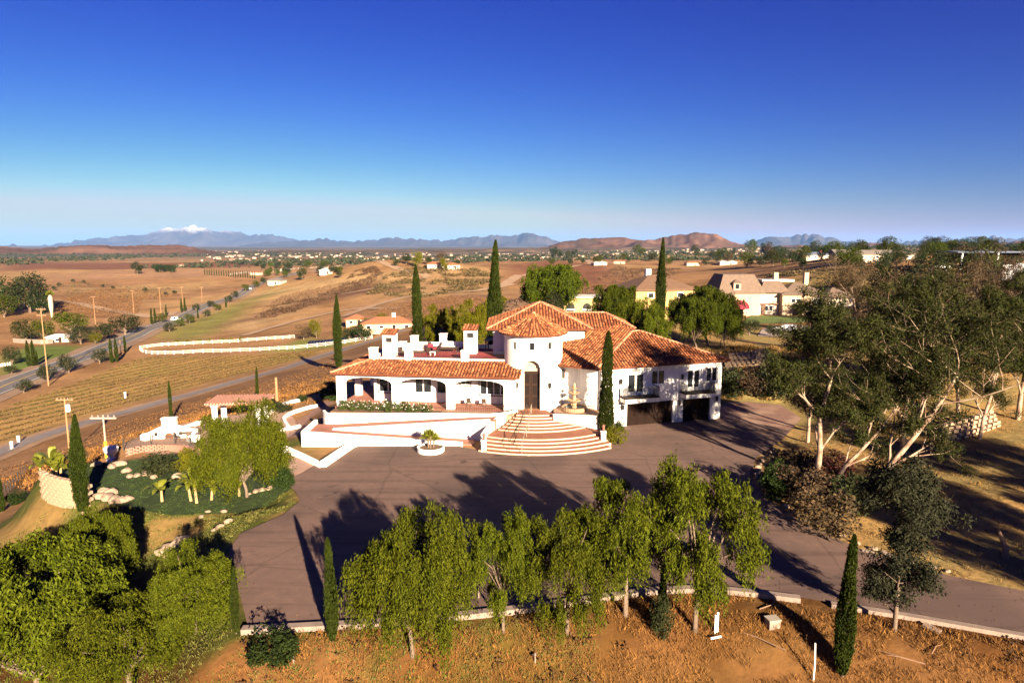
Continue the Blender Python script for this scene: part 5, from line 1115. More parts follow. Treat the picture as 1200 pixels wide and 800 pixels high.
# the mansion
p = spot(903, 369, 340)[0]; mn = thing('mansion', 'large cream mansion with steep brown shingle roofs and a maroon awning', 'house', p, .05)
MB().box(-17.5, -4.5, -2, 11, -1, 7.0).build('wall', PALEW, mn); MB().box(-4.49, 3.0, 1, 11, -1, 7.0).build('wall', OFFW, mn); MB().box(3.01, 17.5, -1.2, 11.5, -1, 6.6).build('wall', PALEW, mn); MB().box(17.51, 27, 0, 10, -1, 5.6).build('wall', OFFW, mn)
def mansard(x0, x1, y0, y1, z, h, ins, nm='roof'):
    v = [(x0, y0, z), (x1, y0, z), (x1, y1, z), (x0, y1, z), (x0 + ins, y0 + ins * 1.3, z + h), (x1 - ins, y0 + ins * 1.3, z + h), (x1 - ins, y1 - ins, z + h), (x0 + ins, y1 - ins, z + h)]
    return MB().add(v, [(3, 2, 1, 0), (4, 5, 6, 7), (0, 1, 5, 4), (1, 2, 6, 5), (2, 3, 7, 6), (3, 0, 4, 7)]).build(nm, SHG, mn)
mansard(-18.1, -3.0, -2.6, 11.6, 7.0, 5.8, 2.6); mansard(-4.0, 6.0, -.4, 11.4, 7.02, 3.6, 2.4); hipmesh(3.01, 17.5, -1.2, 11.5, 6.62, 3.4, .7, False).build('roof', SHG, mn); hipmesh(17.6, 27, 0, 10, 5.62, 2.8, .6).build('roof', SHG, mn)
MB().box(-2.0, 8.5, 3.0, 9, 10.3, 11.0).build('flat_roof', WRF, mn)
for x in (3.0, 13.0): MB().box(x - .7, x + .7, 4, 5.2, 9, 13.2).build('chimney', PALEW, mn)
wins(mn, (6.5, 8.2), -1.2, 3.9, 5.3, 1.4); wins(mn, (13.5, 15.2), -1.2, 3.9, 5.3, 1.3); wins(mn, (-1.0, .4), 1.0, 1.2, 3.0, 1.2); wins(mn, (20, 23), 0, 2.2, 3.8, 1.4)
dm = MB().box(-13.2, -10.9, -2.3, .4, 8.0, 10.4).build('dormer', PALEW, mn); hipmesh(-13.2, -10.9, -2.3, .4, 10.4, .9, .2).build('dormer_roof', SHG, dm); MB().box(-12.6, -11.5, -2.4, -2.29, 8.5, 9.9).build('pane', GLASS, dm)
av = [(-11.5 + 2.6 * math.cos(math.pi * k / 10), y, 2.4 + 2.6 * math.sin(math.pi * k / 10)) for y in (-5.0, -2.0) for k in range(11)]
MB().add(av, [(k, k + 1, 12 + k, 11 + k) for k in range(10)] + [tuple(range(11))]).build('awning', mat('maroon_canvas', (.22,.018,.04), (.17,.014,.03), 1), mn)
MB().box(-13.3, -9.7, -2.08, -2.0, 0, 2.5).build('entrance', IRON, mn)
MB().box(-4.9, 3.0, .2, .99, 3.3, 3.6).build('string_course', SHI, mn); MB().box(3.0, 17.5, -1.32, -1.21, 2.9, 3.15).build('string_course', SHI, mn); MB().box(-2.6, -1.6, .55, .98, 0, 3.2).build('brick_pier', SHI, mn)
struct(drape('mansion_lawn', zone([(868,379),(880,370),(950,371),(955,376),(940,378)]), mat('lawn_far', (.085,.12,.02), (.06,.09,.016), .4), .15, 3.0)); struct(drape('mansion_drive', zone([(888,394),(900,383),(930,381),(965,383),(960,394)]), mat('far_paving', (.33,.26,.21), (.27,.21,.17), .4), .12, 3.0))
# houses along the rises
HL = [(811,311,'white house','left of the white walled one on the far rise',16,OFFW,TCR),(852,310,'long white walled house','on the far rise above the mansion roof',20,OFFW,WRF),(955,304,'blue roofed house with a red chimney','on the ridge',17,OFFW,BLUR),(1030,306,'long low white house','in the trees of the right hand ridge',26,OFFW,GRY),(702,311,'pale house','at the left of the far centre rise',15,OFFW,WRF),(726,309,'cream house','at the right of the far centre rise',13,PALEW,TCR),(890,303,'low white house','half hidden in trees on the ridge',14,OFFW,GRY),(985,303,'small white gabled house','right of the blue roofed one',9,OFFW,GRY),(1160,307,'grey roofed ridge house','above the parked trailers',16,OFFW,BLUR),
 (300,322,'tiny white house','beside the far end of the straight road',12,OFFW,TCR),(335,318,'tiny pale house','in the far grove',12,OFFW,WRF),(383,321,'white shed','at the right of the far grove',10,OFFW,WRF),(325,333,'white farm building','on the straight road',11,OFFW,GRY),(213,312,'small pinkish house','by the far field trees',14,PALEW,TCR),(430,304,'pale house','on the plain beyond the hill',18,OFFW,TCR)]
for px, b_, a_, c_, w, wm, rm in HL: house_at(px, b_, a_ + ' ' + c_, w, 9, 3.2, 1.7, wm, rm, rv.uniform(-.3, .3), rv.random() < .4, 4, (w * .2, 0, mat('brick_red', (.3,.09,.05), (.22,.07,.04), 3)) if 'chimney' in a_ else None)
# ---------------------------------------------------------------- vehicles
TYRE = mat('tyre_rubber', (.02,.02,.02), (.03,.03,.03), 5); RIM = mat('wheel_rim', (.4,.4,.4), (.3,.3,.3), 4, metal=.8, rough=.3)
def car(loc, rz, label, m, van=False, cat='car'):
    o = thing('parked_car', label, cat, loc, rz); hh = 2.1 if van else 1.65; w = .92
    prof = [(-2.2,.35),(2.15,.35),(2.3,.55),(2.25,.95),(1.2,1.08),(.55,hh - .06),(.2,hh),(-1.85,hh),(-2.15,1.1),(-2.3,.6)]
    v = [(x, -w if z < 1.1 else -w * .84, z) for x, z in prof] + [(x, w if z < 1.1 else w * .84, z) for x, z in prof]; n = len(prof)
    MB().add(v, [tuple(range(n)), tuple(range(2 * n - 1, n - 1, -1))] + [((i + 1) % n, i, n + i, n + (i + 1) % n) for i in range(n)]).build('body', m, o)
    for s_ in (-1, 1):
        y = s_ * w * .88; MB().add([(-1.85, y * 1.01, 1.12), (.95, y * 1.01, 1.12), (.45, y * .98, hh - .16), (-1.75, y * .98, hh - .16)], [(0, 1, 2, 3)]).build('side_window', GLASS, o)
        for x in (-1.4, 1.45):
            t = MB().tube([(x, s_ * (w - .18), .34), (x, s_ * (w + .03), .34)], .34, 14).build('wheel', TYRE, o); MB().tube([(x, s_ * (w + .0), .34), (x, s_ * (w + .04), .34)], .2, 10).build('rim', RIM, t)
        MB().box(2.2, 2.32, s_ * .7 - .16, s_ * .7 + .16, .68, .85).build('headlight', WH2, o)
    MB().add([(1.17, -.74, 1.10), (1.17, .74, 1.10), (.60, .68, hh - .1), (.60, -.68, hh - .1)], [(0, 1, 2, 3)]).build('windscreen', GLASS, o)
CW_ = mat('white_car_paint', (.78,.78,.78), (.74,.74,.74), 1, rough=.25, spec=.6); CBL = mat('blue_car_paint', (.04,.08,.2), (.03,.06,.16), 1, rough=.25, spec=.6); CGR = mat('grey_car_paint', (.16,.16,.17), (.12,.12,.13), 1, rough=.3, spec=.6)
car(at(921, 389), 2.6, 'white car parked on the mansion drive', CW_); car(at(1066, 362), .3, 'white pickup like car half hidden by eucalyptus branches', CW_); car(at(1078, 366), .3, 'dark car beside the half hidden white one', CGR); car(on(33.5, 31.4, .12), 2.8, 'blue car at the right edge on the lower drive', CBL)
car(at(206, 376) + Vector((0, 0, .2)), 1.1, 'white van driving on the straight valley road', CW_, True, 'van'); car(at(291, 339.5) + Vector((0, 0, .2)), 1.1, 'white car far along the straight valley road', CW_)
car(on(spot(594, 366, 350, 128)[0].x, 128), .2, 'white van parked beyond the tower at left', CW_, True, 'van'); car(spot(660, 346, 340, 172)[0], .1, 'white truck above the cream arched building', CW_, True, 'truck')
def trailer(loc, rz, label, grp):
    o = thing('travel_trailer', label, 'trailer', loc, rz, grp); MB().box(-3.6, 3.6, -1.2, 1.2, .6, 3.2).box(3.6, 4.2, -1.0, 1.0, .9, 2.4).build('body', CW_, o)
    for x in (-2, 0, 2): MB().box(x - .5, x + .5, -1.23, -1.2, 1.7, 2.5).build('window', GLASS, o)
    MB().box(-3.5, 3.5, -1.225, -1.2, 1.1, 1.3).build('stripe', CBL, o)
    for x in (-.5, .5): MB().tube([(x, -1.15, .35), (x, 1.15, .35)], .35, 12).build('wheel', TYRE, o)
for k in range(9): trailer(at(1142 + (k % 5) * 13, 326 - (k % 5) * 1.2 + (k // 5) * 8), .9, 'white travel trailer in the rows parked on the right hand ridge', 'parked travel trailers')
trailer(at(1100, 322), .3, 'white travel trailer parked alone left of the trailer rows', None)
o = tag(hipmesh(-22, 22, -5, 5, 5, .3, .3, True, .3).build('shed_roof', BLUR), 'long dark flat shed roof behind the trailers', 'shed'); o.location = at(1178, 312); o.rotation_euler = (0, 0, .1)
for x in (-20, -7, 7, 20): MB().box(x - .2, x + .2, -4.6, -4.2, -1, 4.95).build('post', WH2, o)
# ---------------------------------------------------------------- retaining walls of stacked blocks
BLK = mat('wall_block', (.34,.235,.155), (.26,.175,.11), 1.5, bump=.3, island=.25)
def blockwall(pxs, label, rows, bw=.55, bh=.32, batter=.18, m=BLK, stagger=True, level=False):
    L_ = smoothline([at(*p) for p in pxs], bw); base = on(L_[0].x, L_[0].y); o = thing('block_wall', label, 'wall', base); pm = None; tot = rows * len(L_); fill = MB()
    for r_ in range(rows):
        for i in range(len(L_) - 1):
            a, c = L_[i], L_[i + 1]; t = (c - a).normalized(); nn = Vector((-t.y, t.x)); q = a.lerp(c, .5 if r_ % 2 and stagger else 0) + nn * r_ * batter; z = (min(hz(p_.x, p_.y) for p_ in L_) if level else hz(a.x, a.y)) + r_ * bh - .1
            if r_ * len(L_) + i < 300:
                if pm is None: pm = MB().box(-bw * .47, bw * .47, -.2, .2, 0, bh * .93).build('block', m, o); b_ = pm
                else: b_ = pm.copy(); COL.objects.link(b_); b_.parent = o
                b_.location = Vector((q.x, q.y, z)) - base + Vector((0, rv.uniform(-.02, .02), 0)); b_.rotation_euler = (0, 0, math.atan2(t.y, t.x))
            else: fill.cbox((q.x, q.y, z), (bw * .94, .4, bh * .93), math.atan2(t.y, t.x))
    if fill.v: stuff(fill.build('blocks', m, o, base))
    return o
blockwall(((850,432),(870,431),(890,430),(908,427)), 'stacked tan block wall on the bank behind the garage', 7, .6, .3); blockwall(((1108,517),(1130,512),(1150,506),(1172,498)), 'pale stacked block wall at the top of the dry field', 5, .6, .3)
blockwall(((52,580),(60,587),(75,591),(92,592),(108,590)), 'curved tan block wall holding the lawn at left', 9, .5, .26, .0, level=True)
# ---------------------------------------------------------------- yard things
o = thing('outdoor_oven', 'white stucco outdoor fireplace with arched hearth at the patio edge', 'fireplace', at(200, 513), .17, None, .74)
prof = [(-3.9,0),(-3.9,.75),(-3.2,.85),(-2.2,1.35),(-1.3,1.75),(1.0,1.8),(1.9,1.45),(2.8,1.2),(3.6,1.1),(3.6,0)]
n = len(prof); v = [(x, -.55, z) for x, z in prof] + [(x, .55, z) for x, z in prof]
MB().add(v, [tuple(range(n)), tuple(range(2 * n - 1, n - 1, -1))] + [((i + 1) % n, i, n + i, n + (i + 1) % n) for i in range(n)]).build('body', WH, o)
MB().box(-.95, .95, -.42, .42, 1.6, 2.9).box(-1.05, 1.05, -.5, .5, 2.9, 3.05).build('chimney', WH, o)
ar_ = [(.55 * math.cos(math.pi * k / 10), -.565, .45 + .5 * math.sin(math.pi * k / 10)) for k in range(11)] + [(-.55, -.565, .08), (.55, -.565, .08)]
MB().add(ar_, [tuple(range(13))]).build('hearth', mat('hearth_brick', (.16,.07,.04), (.09,.04,.025), 6), o)
for x in (-1.75, 1.55): MB().box(x - .22, x + .22, -.575, -.5, .55, 1.05).build('niche', IRON, o)
MB().box(-3.6, -2.7, -.6, -.5, .1, .55).build('log_store', WOOD, o)
k = smoothline([at(*p) for p in ((168,517),(190,511),(215,504),(234,497))], .7)
tag(solidcurb('seat_wall', k, .45, 0, WH, lambda p: hz(p.x, p.y) - .2, lambda t, p: hz(p.x, p.y) + .45), 'low white seat wall in front of the outdoor fireplace', 'wall')
# pergola
o = thing('pergola', 'pergola with thick white columns and a pink slatted roof', 'pergola', at(253, 506), .10); POL = mat('pergola_timber', (.42,.21,.15), (.34,.165,.12), 2)
for x in (0, 4.6):
    for y in (0, 3.0): MB().lathe([(.42, -.2), (.42, .25), (.32, .3), (.30, 2.75), (.42, 2.85), (.42, 3.0)], (x, y, 0), 12).build('column', WH, o)
for y in (0, 3.0): MB().box(-.9, 5.6, y - .1, y + .1, 3.0, 3.22).build('beam', POL, o)
for i in range(20): MB().box(-.8 + i * .33, -.66 + i * .33, -.7, 3.7, 3.222, 3.4).build('slat', POL, o)
# patio tables and chairs
IRD = mat('patio_iron', (.10,.06,.045), (.07,.045,.035), 5)
def rtable(loc, label, m, r_=.6, cloth=False):
    o = thing('patio_table', label, 'table', loc); MB().lathe([(r_, .70), (r_, .74)], n=18).build('top', m, o)
    if cloth: MB().lathe([(r_ * .9, .25), (r_ + .01, .69)], n=18).build('cloth', m, o)
    MB().lathe([(.3, 0), (.06, .06), (.05, .69)], n=8).build('leg', IRD, o)
def pchair(loc, rz, label, grp=None):
    o = thing('patio_chair', label, 'chair', loc, rz, grp); MB().box(-.24, .24, -.24, .24, .42, .46).build('seat', IRD, o); MB().box(-.24, .24, .2, .24, .47, .95).build('backrest', IRD, o)
    for sx in (-1, 1):
        for sy in (-1, 1): MB().box(sx * .2 - .02, sx * .2 + .02, sy * .2 - .02, sy * .2 + .02, 0, .419).build('leg', IRD, o)
c = at(219, 514); rtable(c, 'dark round patio table among the chairs', IRD); 
for q in range(5):
    a = q * 1.257 + .3; pchair(on(c.x + math.cos(a) * 1.05, c.y + math.sin(a) * 1.05, .06), a - math.pi / 2, 'dark patio chair around the dark round table', 'chairs round the dark patio table')
c = at(227, 519); rtable(c, 'round patio table under a white cloth', CUSH, .7, True); c = at(243, 507); rtable(c, 'small patio table near the pergola column', IRD, .5)
for q in range(3): pchair(on(c.x + math.cos(q * 2.1) * .95, c.y + math.sin(q * 2.1) * .95, .06), q * 2.1 - math.pi / 2, 'dark patio chair beside the pergola column', 'chairs by the pergola')
# dark mesh fence and brick retaining strip between lawn and patio
L_ = smoothline([at(*p) for p in ((145,528),(165,523),(190,522),(220,525),(238,534),(250,548))], .5); base = on(L_[0].x, L_[0].y)
o = thing('mesh_fence', 'dark wire mesh fence between the lawn and the patio', 'fence', base); wm = MB()
for i, p in enumerate(L_):
    z = hz(p.x, p.y)
    if i % 5 == 0: MB().box(-.04, .04, -.04, .04, -.2, 1.3).build('post', DKW, o).location = Vector((p.x, p.y, z)) - base
    if i: 
        for f_ in (0, .33, .66): q = L_[i - 1].lerp(p, f_); zz = hz(q.x, q.y); wm.tube([(q.x, q.y, zz), (q.x, q.y, zz + 1.2)], .012, 3, False)
for k in range(8): wm.tube([(p.x, p.y, hz(p.x, p.y) + .08 + k * .155) for p in L_], .012, 3, False)
stuff(wm.build('wire_mesh', DKW, o, base))
BR = mat('brick_wall_brick', (.27,.14,.10), (.2,.1,.07), 3, island=.3)
blockwall(((150,533),(170,529),(195,528),(222,531),(236,538)), 'low reddish brick wall below the patio', 5, .42, .16, .0, BR)
# boulders
def rock(seed, m):
    r = np.random.RandomState(seed); bm = bmesh.new(); bmesh.ops.create_icosphere(bm, subdivisions=2, radius=1.0)
    for v in bm.verts:
        c = np.array(v.co); f = .72 + .5 * vnoise(np.array(c[0] * 1.6 + seed * 3.1), np.array(c[1] * 1.6 + c[2] * 2.3), seed); v.co = Vector((c[0] * f * 1.15, c[1] * f * .9, c[2] * f * .68))
    me = bpy.data.meshes.new('boulder'); bm.to_mesh(me); bm.free(); me.materials.append(m); return me
ROCKM = mat('pale_boulder', (.30,.215,.15), (.20,.14,.095), 2.5, bump=.4); RK = [rock(s_, ROCKM) for s_ in (1, 2, 3, 4)]
def boulder(px, py, s_, label, grp=None, name='boulder'):
    o = bpy.data.objects.new(name, rv.choice(RK)); COL.objects.link(o); p = at(px, py); o.location = p + Vector((0, 0, s_ * .25)); o.scale = (s_,) * 3; o.rotation_euler = (rv.uniform(-.2, .2), 0, rv.uniform(0, 6)); tag(o, label, 'rock', grp)
for px, py, s_ in ((113,545,.8),(131,548,.7),(141,545,.9),(148,553,.7),(152,559,.55),(161,558,.6),(172,556,.9),(180,560,.6),(208,559,.7),(217,560,.8),(225,558,.6)): boulder(px, py, s_ * .58, 'pale boulder in the row along the back of the lawn', 'boulders behind the lawn')
for px, py, s_ in ((196,645,.55),(204,642,.5),(210,636,.45),(198,651,.4),(190,648,.4),(216,632,.35),(206,649,.35)): boulder(px, py, s_, 'pale rock in the small heap on the bank left of the drive', 'rock heap on the bank')
for px, py, s_ in ((262,600,.25),(268,612,.3),(258,618,.28),(252,622,.25),(244,600,.2),(236,606,.22),(300,577,.3),(308,575,.3),(316,573,.28),(292,580,.25)): boulder(px, py, s_, 'small loose stone on the grassy bank between lawn and drive', 'loose stones on the bank')
for px, py, s_ in ((118,583,.5),(126,585,.55),(134,587,.5),(142,588,.5),(149,586,.45),(122,577,.45),(130,579,.5)): boulder(px, py, s_, 'rough stone in the rubble edge beside the curved block wall', 'rubble edge of the lawn')
ed = smoothline([(31.3,68.5),(26.6,62.2),(22.0,56.7),(19.75,51.7),(19.35,47.6),(20.1,42.7),(22.0,38.8),(24.8,36.0)], .9)
for i, p in enumerate(ed):
    if i < 12 or rv.random() < .15: continue
    o = bpy.data.objects.new('edging_stone', rv.choice(RK)); COL.objects.link(o); s_ = rv.uniform(.13, .22); o.scale = (s_ * 1.3, s_, s_); o.location = on(p.x + .25 + rv.uniform(-.1, .1), p.y, s_ * .3); o.rotation_euler = (0, 0, rv.uniform(0, 6)); tag(o, 'pale edging stone in the line along the right side of the drive', 'stone', 'edging stones of the drive')
# white urn and small yard items
p = at(131, 538); o = thing('garden_urn', 'white stone urn at the back of the lawn near the poles', 'urn', p); MB().lathe([(.45, 0), (.4, .15), (.25, .3), (.6, .8), (.7, 1.2), (.6, 1.3)], n=16).build('bowl', WH, o); MB().lathe([(.5, -.2), (.5, 0)], n=16).build('base', WH, o)
def banana(px, base, top, label, seed, nst=3):
    p, h = spot(px, base, top); r = np.random.RandomState(seed); o = thing('banana_plant', label, 'plant', p); b = MB(); V = []; F = []
    for s_ in range(nst):
        ox, oy = (r.normal(size=2) * .35) if nst > 1 else (0, 0); hh = h * (.34 + .2 * r.rand()); b.tube([(ox, oy, -.2), (ox * 1.2, oy * 1.2, hh)], [.13, .09], 7, False)
        for k in range(8):
            az = k * 2.4 + r.rand(); el = .55 + .8 * r.rand(); L_ = h * (.7 + .25 * r.rand()); w = L_ * .15; d = Vector((math.cos(az), math.sin(az), 0)); sd = Vector((-d.y, d.x, 0)); o0 = len(V)
            for i in range(6):
                t = i / 5; c = Vector((ox * 1.2, oy * 1.2, hh)) + d * L_ * t * math.cos(el) * (1 - .1 * t) + Vector((0, 0, L_ * (t * math.sin(el) * 1.4 - .75 * t * t))); ww = w * math.sin(math.pi * min(.97, t * .85 + .12)) 
                V += [c - sd * ww + Vector((0, 0, .12 * ww)), c, c + sd * ww + Vector((0, 0, .12 * ww))]
            for i in range(5):
                a = o0 + i * 3; F += [(a, a + 1, a + 4, a + 3), (a + 1, a + 2, a + 5, a + 4)]
    b.build('stem', mat('banana_stem', (.30,.22,.10), (.22,.15,.07), 3), o); MB().add(V, F).build('leaves', BANA, o)
banana(60, 561, 528, 'banana clump behind the curved block wall', 1, 4); banana(190, 588, 557, 'banana plant at the front of the lawn, left of the clump', 2, 1); banana(237, 587, 552, 'banana clump in the middle of the lawn front', 3, 4); banana(279, 580, 556, 'banana plant at the foot of the lawn pepper tree', 4, 2); banana(47, 558, 533, 'smaller banana plant at the far left of the lawn', 6, 2)
# round planter with a spiky plant
c = G(505, 529, 0); o = thing('round_planter', 'round white planter bowl on the drive before the ramp', 'planter', (c.x, c.y, 0)); MB().lathe([(1.12, 0), (1.22, .05), (1.25, .5), (1.08, .5), (1.05, .38), (.1, .38)], n=28).build('bowl', WH, o, smooth=False); MB().lathe([(.0, .385), (1.04, .385), (1.04, .39)], n=24).build('soil', mat('bed_soil', (.1, .06, .03)), o)
o = thing('yucca', 'spiky green palm like plant in the round white planter', 'plant', (c.x, c.y, .39)); r = np.random.RandomState(8); n = 420; az = r.rand(n) * 6.28; el = r.rand(n) * 1.5; hd = r.randint(0, 3, n)
hx = np.array([(-.25, 0, .9), (.3, .1, .7), (.0, -.2, 1.1)])[hd]; D = np.c_[np.cos(az) * np.cos(el), np.sin(az) * np.cos(el), np.sin(el)]; MB().tube([(-.2,0,-.2),(-.25,0,.9)], .08, 6).tube([(.2,.1,-.2),(.3,.1,.7)], .08, 6).tube([(0,-.1,-.2),(0,-.2,1.1)], .08, 6).build('stem', BARK, o)
crown('leaves', [leafquads(hx + D * .42, D, .85, .06, 8)], BANA, o)
# foreground litter
p = at(905, 732); o = thing('valve_box', 'small grey concrete box lying on the dry slope below the kerb', 'box', p, .2); MB().box(-.3, .3, -.24, .24, -.1, .34).build('body', CONC, o); MB().box(-.33, .33, -.27, .27, .34, .39).build('lid', mat('pale_lid', (.3,.26,.21), (.24,.2,.16), 3), o)
p = at(838, 742); o = thing('broken_sign', 'broken white board sign leaning on a stake right of the last pepper tree', 'sign', p, .3); MB().box(-.06, .0, -.03, .03, -.2, 1.0).build('stake', WH2, o); MB().box(.03, .14, -.05, -.02, .1, 1.15).build('board', WH2, o); MB().box(-.5, .1, -.4, -.34, .02, .1).build('board', WH2, o)
p = at(953, 797); o = tag(MB().tube([(0, 0, -.3), (.02, 0, .9), (-.03, 0, 1.9)], .035, 7).build('white_pipe', WH2), 'white upright pipe left of the dark cypress at lower right', 'pipe'); o.location = p
for px, py, lab in ((627, 776, 'short white marker post on the dry slope below the pepper trees'), (344, 776, 'short white pipe right of the rounded shrub'), (561, 702, 'small white post by the kerb between the pepper trees')): o = tag(MB().tube([(0, 0, -.2), (0, 0, .5)], .04, 7).build('marker_post', CONC), lab, 'post'); o.location = at(px, py)
STK = mat('dead_wood', (.22,.13,.08), (.16,.09,.055), 4)
for k, (px, py, a, L_, lab) in enumerate(((890, 748, 2.3, 2.6, 'long dead branch on the slope left of the grey box'), (1055, 770, 2.6, 2.0, 'dead branch on the slope right of the dark cypress'), (690, 790, 1.9, 1.6, 'dead stick on the slope under the fourth pepper tree'), (905, 712, .2, 1.5, 'pale stick lying below the kerb above the grey box'), (1100, 760, .6, 1.4, 'short dead stick near the lower kerb'))):
    b = MB(); q = rv.random(); b.tube([(-L_/2, 0, .03), (0, .12, .1), (L_/2, -.05, .05)], [.035, .028, .012], 5); b.tube([(0, .12, .1), (L_ * .25, .4, .2)], [.02, .008], 4); o = tag(b.build('dead_branch', STK), lab, 'branch'); o.location = at(px, py); o.rotation_euler = (0, 0, a)
for k, (px, py, lab) in enumerate(((1018, 648, 'white broken slab on the bank by the grey gum tree'), (1092, 737, 'white broken slab on the lower kerb'), (1040, 651, 'small pale slab right of the broken one on the bank'))):
    o = tag(MB().box(-.38, .38, -.16, .16, 0, .12).build('broken_slab', CONC), lab, 'slab'); o.location = at(px, py); o.rotation_euler = (.15, .1, -.6 - k * .3)
o = tag(MB().tube([(0, 0, -.1), (.1, .2, .6), (.0, .5, 1.2), (-.2, .6, 1.7)], [.2, .17, .13, .06], 8).build('tree_stump', STK), 'dark bent stump in the shade of the dry field', 'stump'); o.location = at(1178, 655)
# white roof shelter, low wall at left, solar panels, mailbox
house_at(70, 400, 'small shelter with a white roof among the roadside trees', 8, 5, 2.3, .9, OFFW, WRF, .3, False, 1); 
L_ = smoothline([at(*p) for p in ((16,401),(30,402),(48,403),(62,402))], 3.0); tag(solidcurb('garden_wall', L_, .4, 0, CONC, lambda p: hz(p.x, p.y) - .3, lambda t, p: hz(p.x, p.y) + 1.7), 'low grey garden wall beyond the road at left', 'wall')
SOL = mat('solar_panel', (.012,.016,.04), (.01,.012,.03), 2, rough=.15, spec=.6); a_, b_ = at(358, 406), at(402, 402); base = on(a_.x, a_.y); so_ = thing('solar_array', 'row of dark solar panels below the terracotta house', 'solar panels', base)
for k in range(12): q = a_.lerp(b_, (k + .5) / 12); w = (b_ - a_).length / 12 * .94; dr = (b_ - a_).normalized(); nn = Vector((-dr.y, dr.x, 0)); z = hz(q.x, q.y); p0 = Vector((q.x, q.y, z)) - base; MB().add([p0 - dr * w/2 + Vector((0, 0, .4)), p0 + dr * w/2 + Vector((0, 0, .4)), p0 + dr * w/2 + nn * 2.2 + Vector((0, 0, 1.7)), p0 - dr * w/2 + nn * 2.2 + Vector((0, 0, 1.7))], [(0, 1, 2, 3)]).build('panel', SOL, so_)
for k in (0, 4, 8, 12): q = a_.lerp(b_, k / 12); p0 = on(q.x, q.y) - base; MB().box(p0.x - .06, p0.x + .06, p0.y - .06, p0.y + .06, p0.z - .2, p0.z + .45).build('leg', CONC, so_)
for px, py, lab in ((14, 526, 'white roadside marker post at the lane edge, lower left'), (22, 519, 'second white marker post along the lane'), (147, 466, 'white marker stone beside the vineyard lane')): o = tag(MB().box(-.15, .15, -.15, .15, -.2, 1.3).box(-.2, .2, -.2, .2, 1.3, 1.4).build('marker_post', WH2), lab, 'post'); o.location = at(px, py)
# ---------------------------------------------------------------- dry grass, scrub, far town and woods
def tufts(name, poly, n, m, hmin, hmax, w, seed, avoid=None, blades=5):
    r = np.random.RandomState(seed); xs = [p[0] for p in poly]; ys = [p[1] for p in poly]; X = r.uniform(min(xs), max(xs), n * 3); Y = r.uniform(min(ys), max(ys), n * 3)
    ok = pip(X, Y, poly) & (fbm(X / 1.7, Y / 1.7, 3, seed) > .38)
    for a in (avoid or []): ok &= ~pip(X, Y, a)
    X = X[ok][:n]; Y = Y[ok][:n]; Z = np.array([hz(x, y) for x, y in zip(X, Y)]); k = len(X); ii = np.repeat(np.arange(k), blades)
    hh = (hmin + (hmax - hmin) * r.rand(k) ** 2)[ii] * (.6 + .6 * r.rand(len(ii))); D = np.c_[r.normal(size=(len(ii), 2)) * .55, np.ones(len(ii))]; D /= np.linalg.norm(D, axis=1, keepdims=True)
    P = np.c_[X[ii] + r.normal(size=len(ii)) * .10, Y[ii] + r.normal(size=len(ii)) * .10, Z[ii]] + D * (hh / 2)[:, None]
    V, F = leafquads(P, D, hh, w * (.7 + .6 * r.rand(len(ii))), seed); o = link(name, npmesh(name, V, F), m); stuff(o); return o
DRYG = mat('dry_grass_blades', (.20,.092,.018), (.11,.044,.009), .8, rough=.8, island=.5); GRNG = mat('green_grass_blades', (.062,.070,.009), (.10,.085,.015), .8, rough=.8, island=.4); STRG = mat('straw_blades', (.19,.105,.026), (.13,.068,.016), .7, island=.35)
fg = [(-15,19),(30,19),(46,20.8),(24.5,28.9),(15,32.3),(11.8,33.2),(8.3,33.3),(0,31.3),(-9,29.9),(-13,29.5)]
o = tufts('dry_grass', fg, 33000, DRYG, .10, .46, .022, 4); tag(o, 'dry orange grass covering the slope below the kerb', 'grass')
o = tufts('green_weeds', [(-15,22),(4,22),(4,31.5),(-9,29.9),(-13,29.5)], 6000, GRNG, .06, .24, .035, 6); tag(o, 'green weeds between the shrub and the thin cypress below the kerb', 'weeds')
o = tufts('dry_scrub', [(20,41),(25,35.5),(33,33),(60,26),(80,40),(80,75),(45,75),(33,68),(24,58),(20.3,52)], 9000, STRG, .08, .35, .035, 7, [DRIVE]); tag(o, 'dry straw grass over the field right of the drive', 'grass')
o = tufts('yard_weeds', [(-44,34),(-18,36),(-18,41),(-15.6,46.5),(-18.2,50.5),(-24,50),(-36,50),(-46,48)], 11000, GRNG, .05, .22, .04, 9, [LAWN, DRIVE]); tag(o, 'patchy green ground cover on the bank left of the drive', 'ground cover')
o = tufts('corner_weeds', [(-34,20),(-13.5,20),(-13.6,29.8),(-18,37.5),(-26,38),(-36,34)], 9000, GRNG, .06, .3, .035, 17, [DRIVE]); tag(o, 'green and brown weeds under the trees at the lower left', 'weeds')
o = tufts('bank_scrub', [(22,79.5),(32,77.5),(48,92),(40,110),(24,100)], 2500, STRG, .2, .8, .07, 12); tag(o, 'dry scrub on the bank behind the garage', 'scrub')
o = tufts('hill_scrub', zone([(0,562),(60,540),(140,512),(240,482),(330,455),(392,440),(392,470),(300,490),(200,505),(150,520),(60,560)]), 4500, DRYG, .15, .6, .09, 14, [PATIO]); tag(o, 'dry brush on the slope below the yard', 'brush')
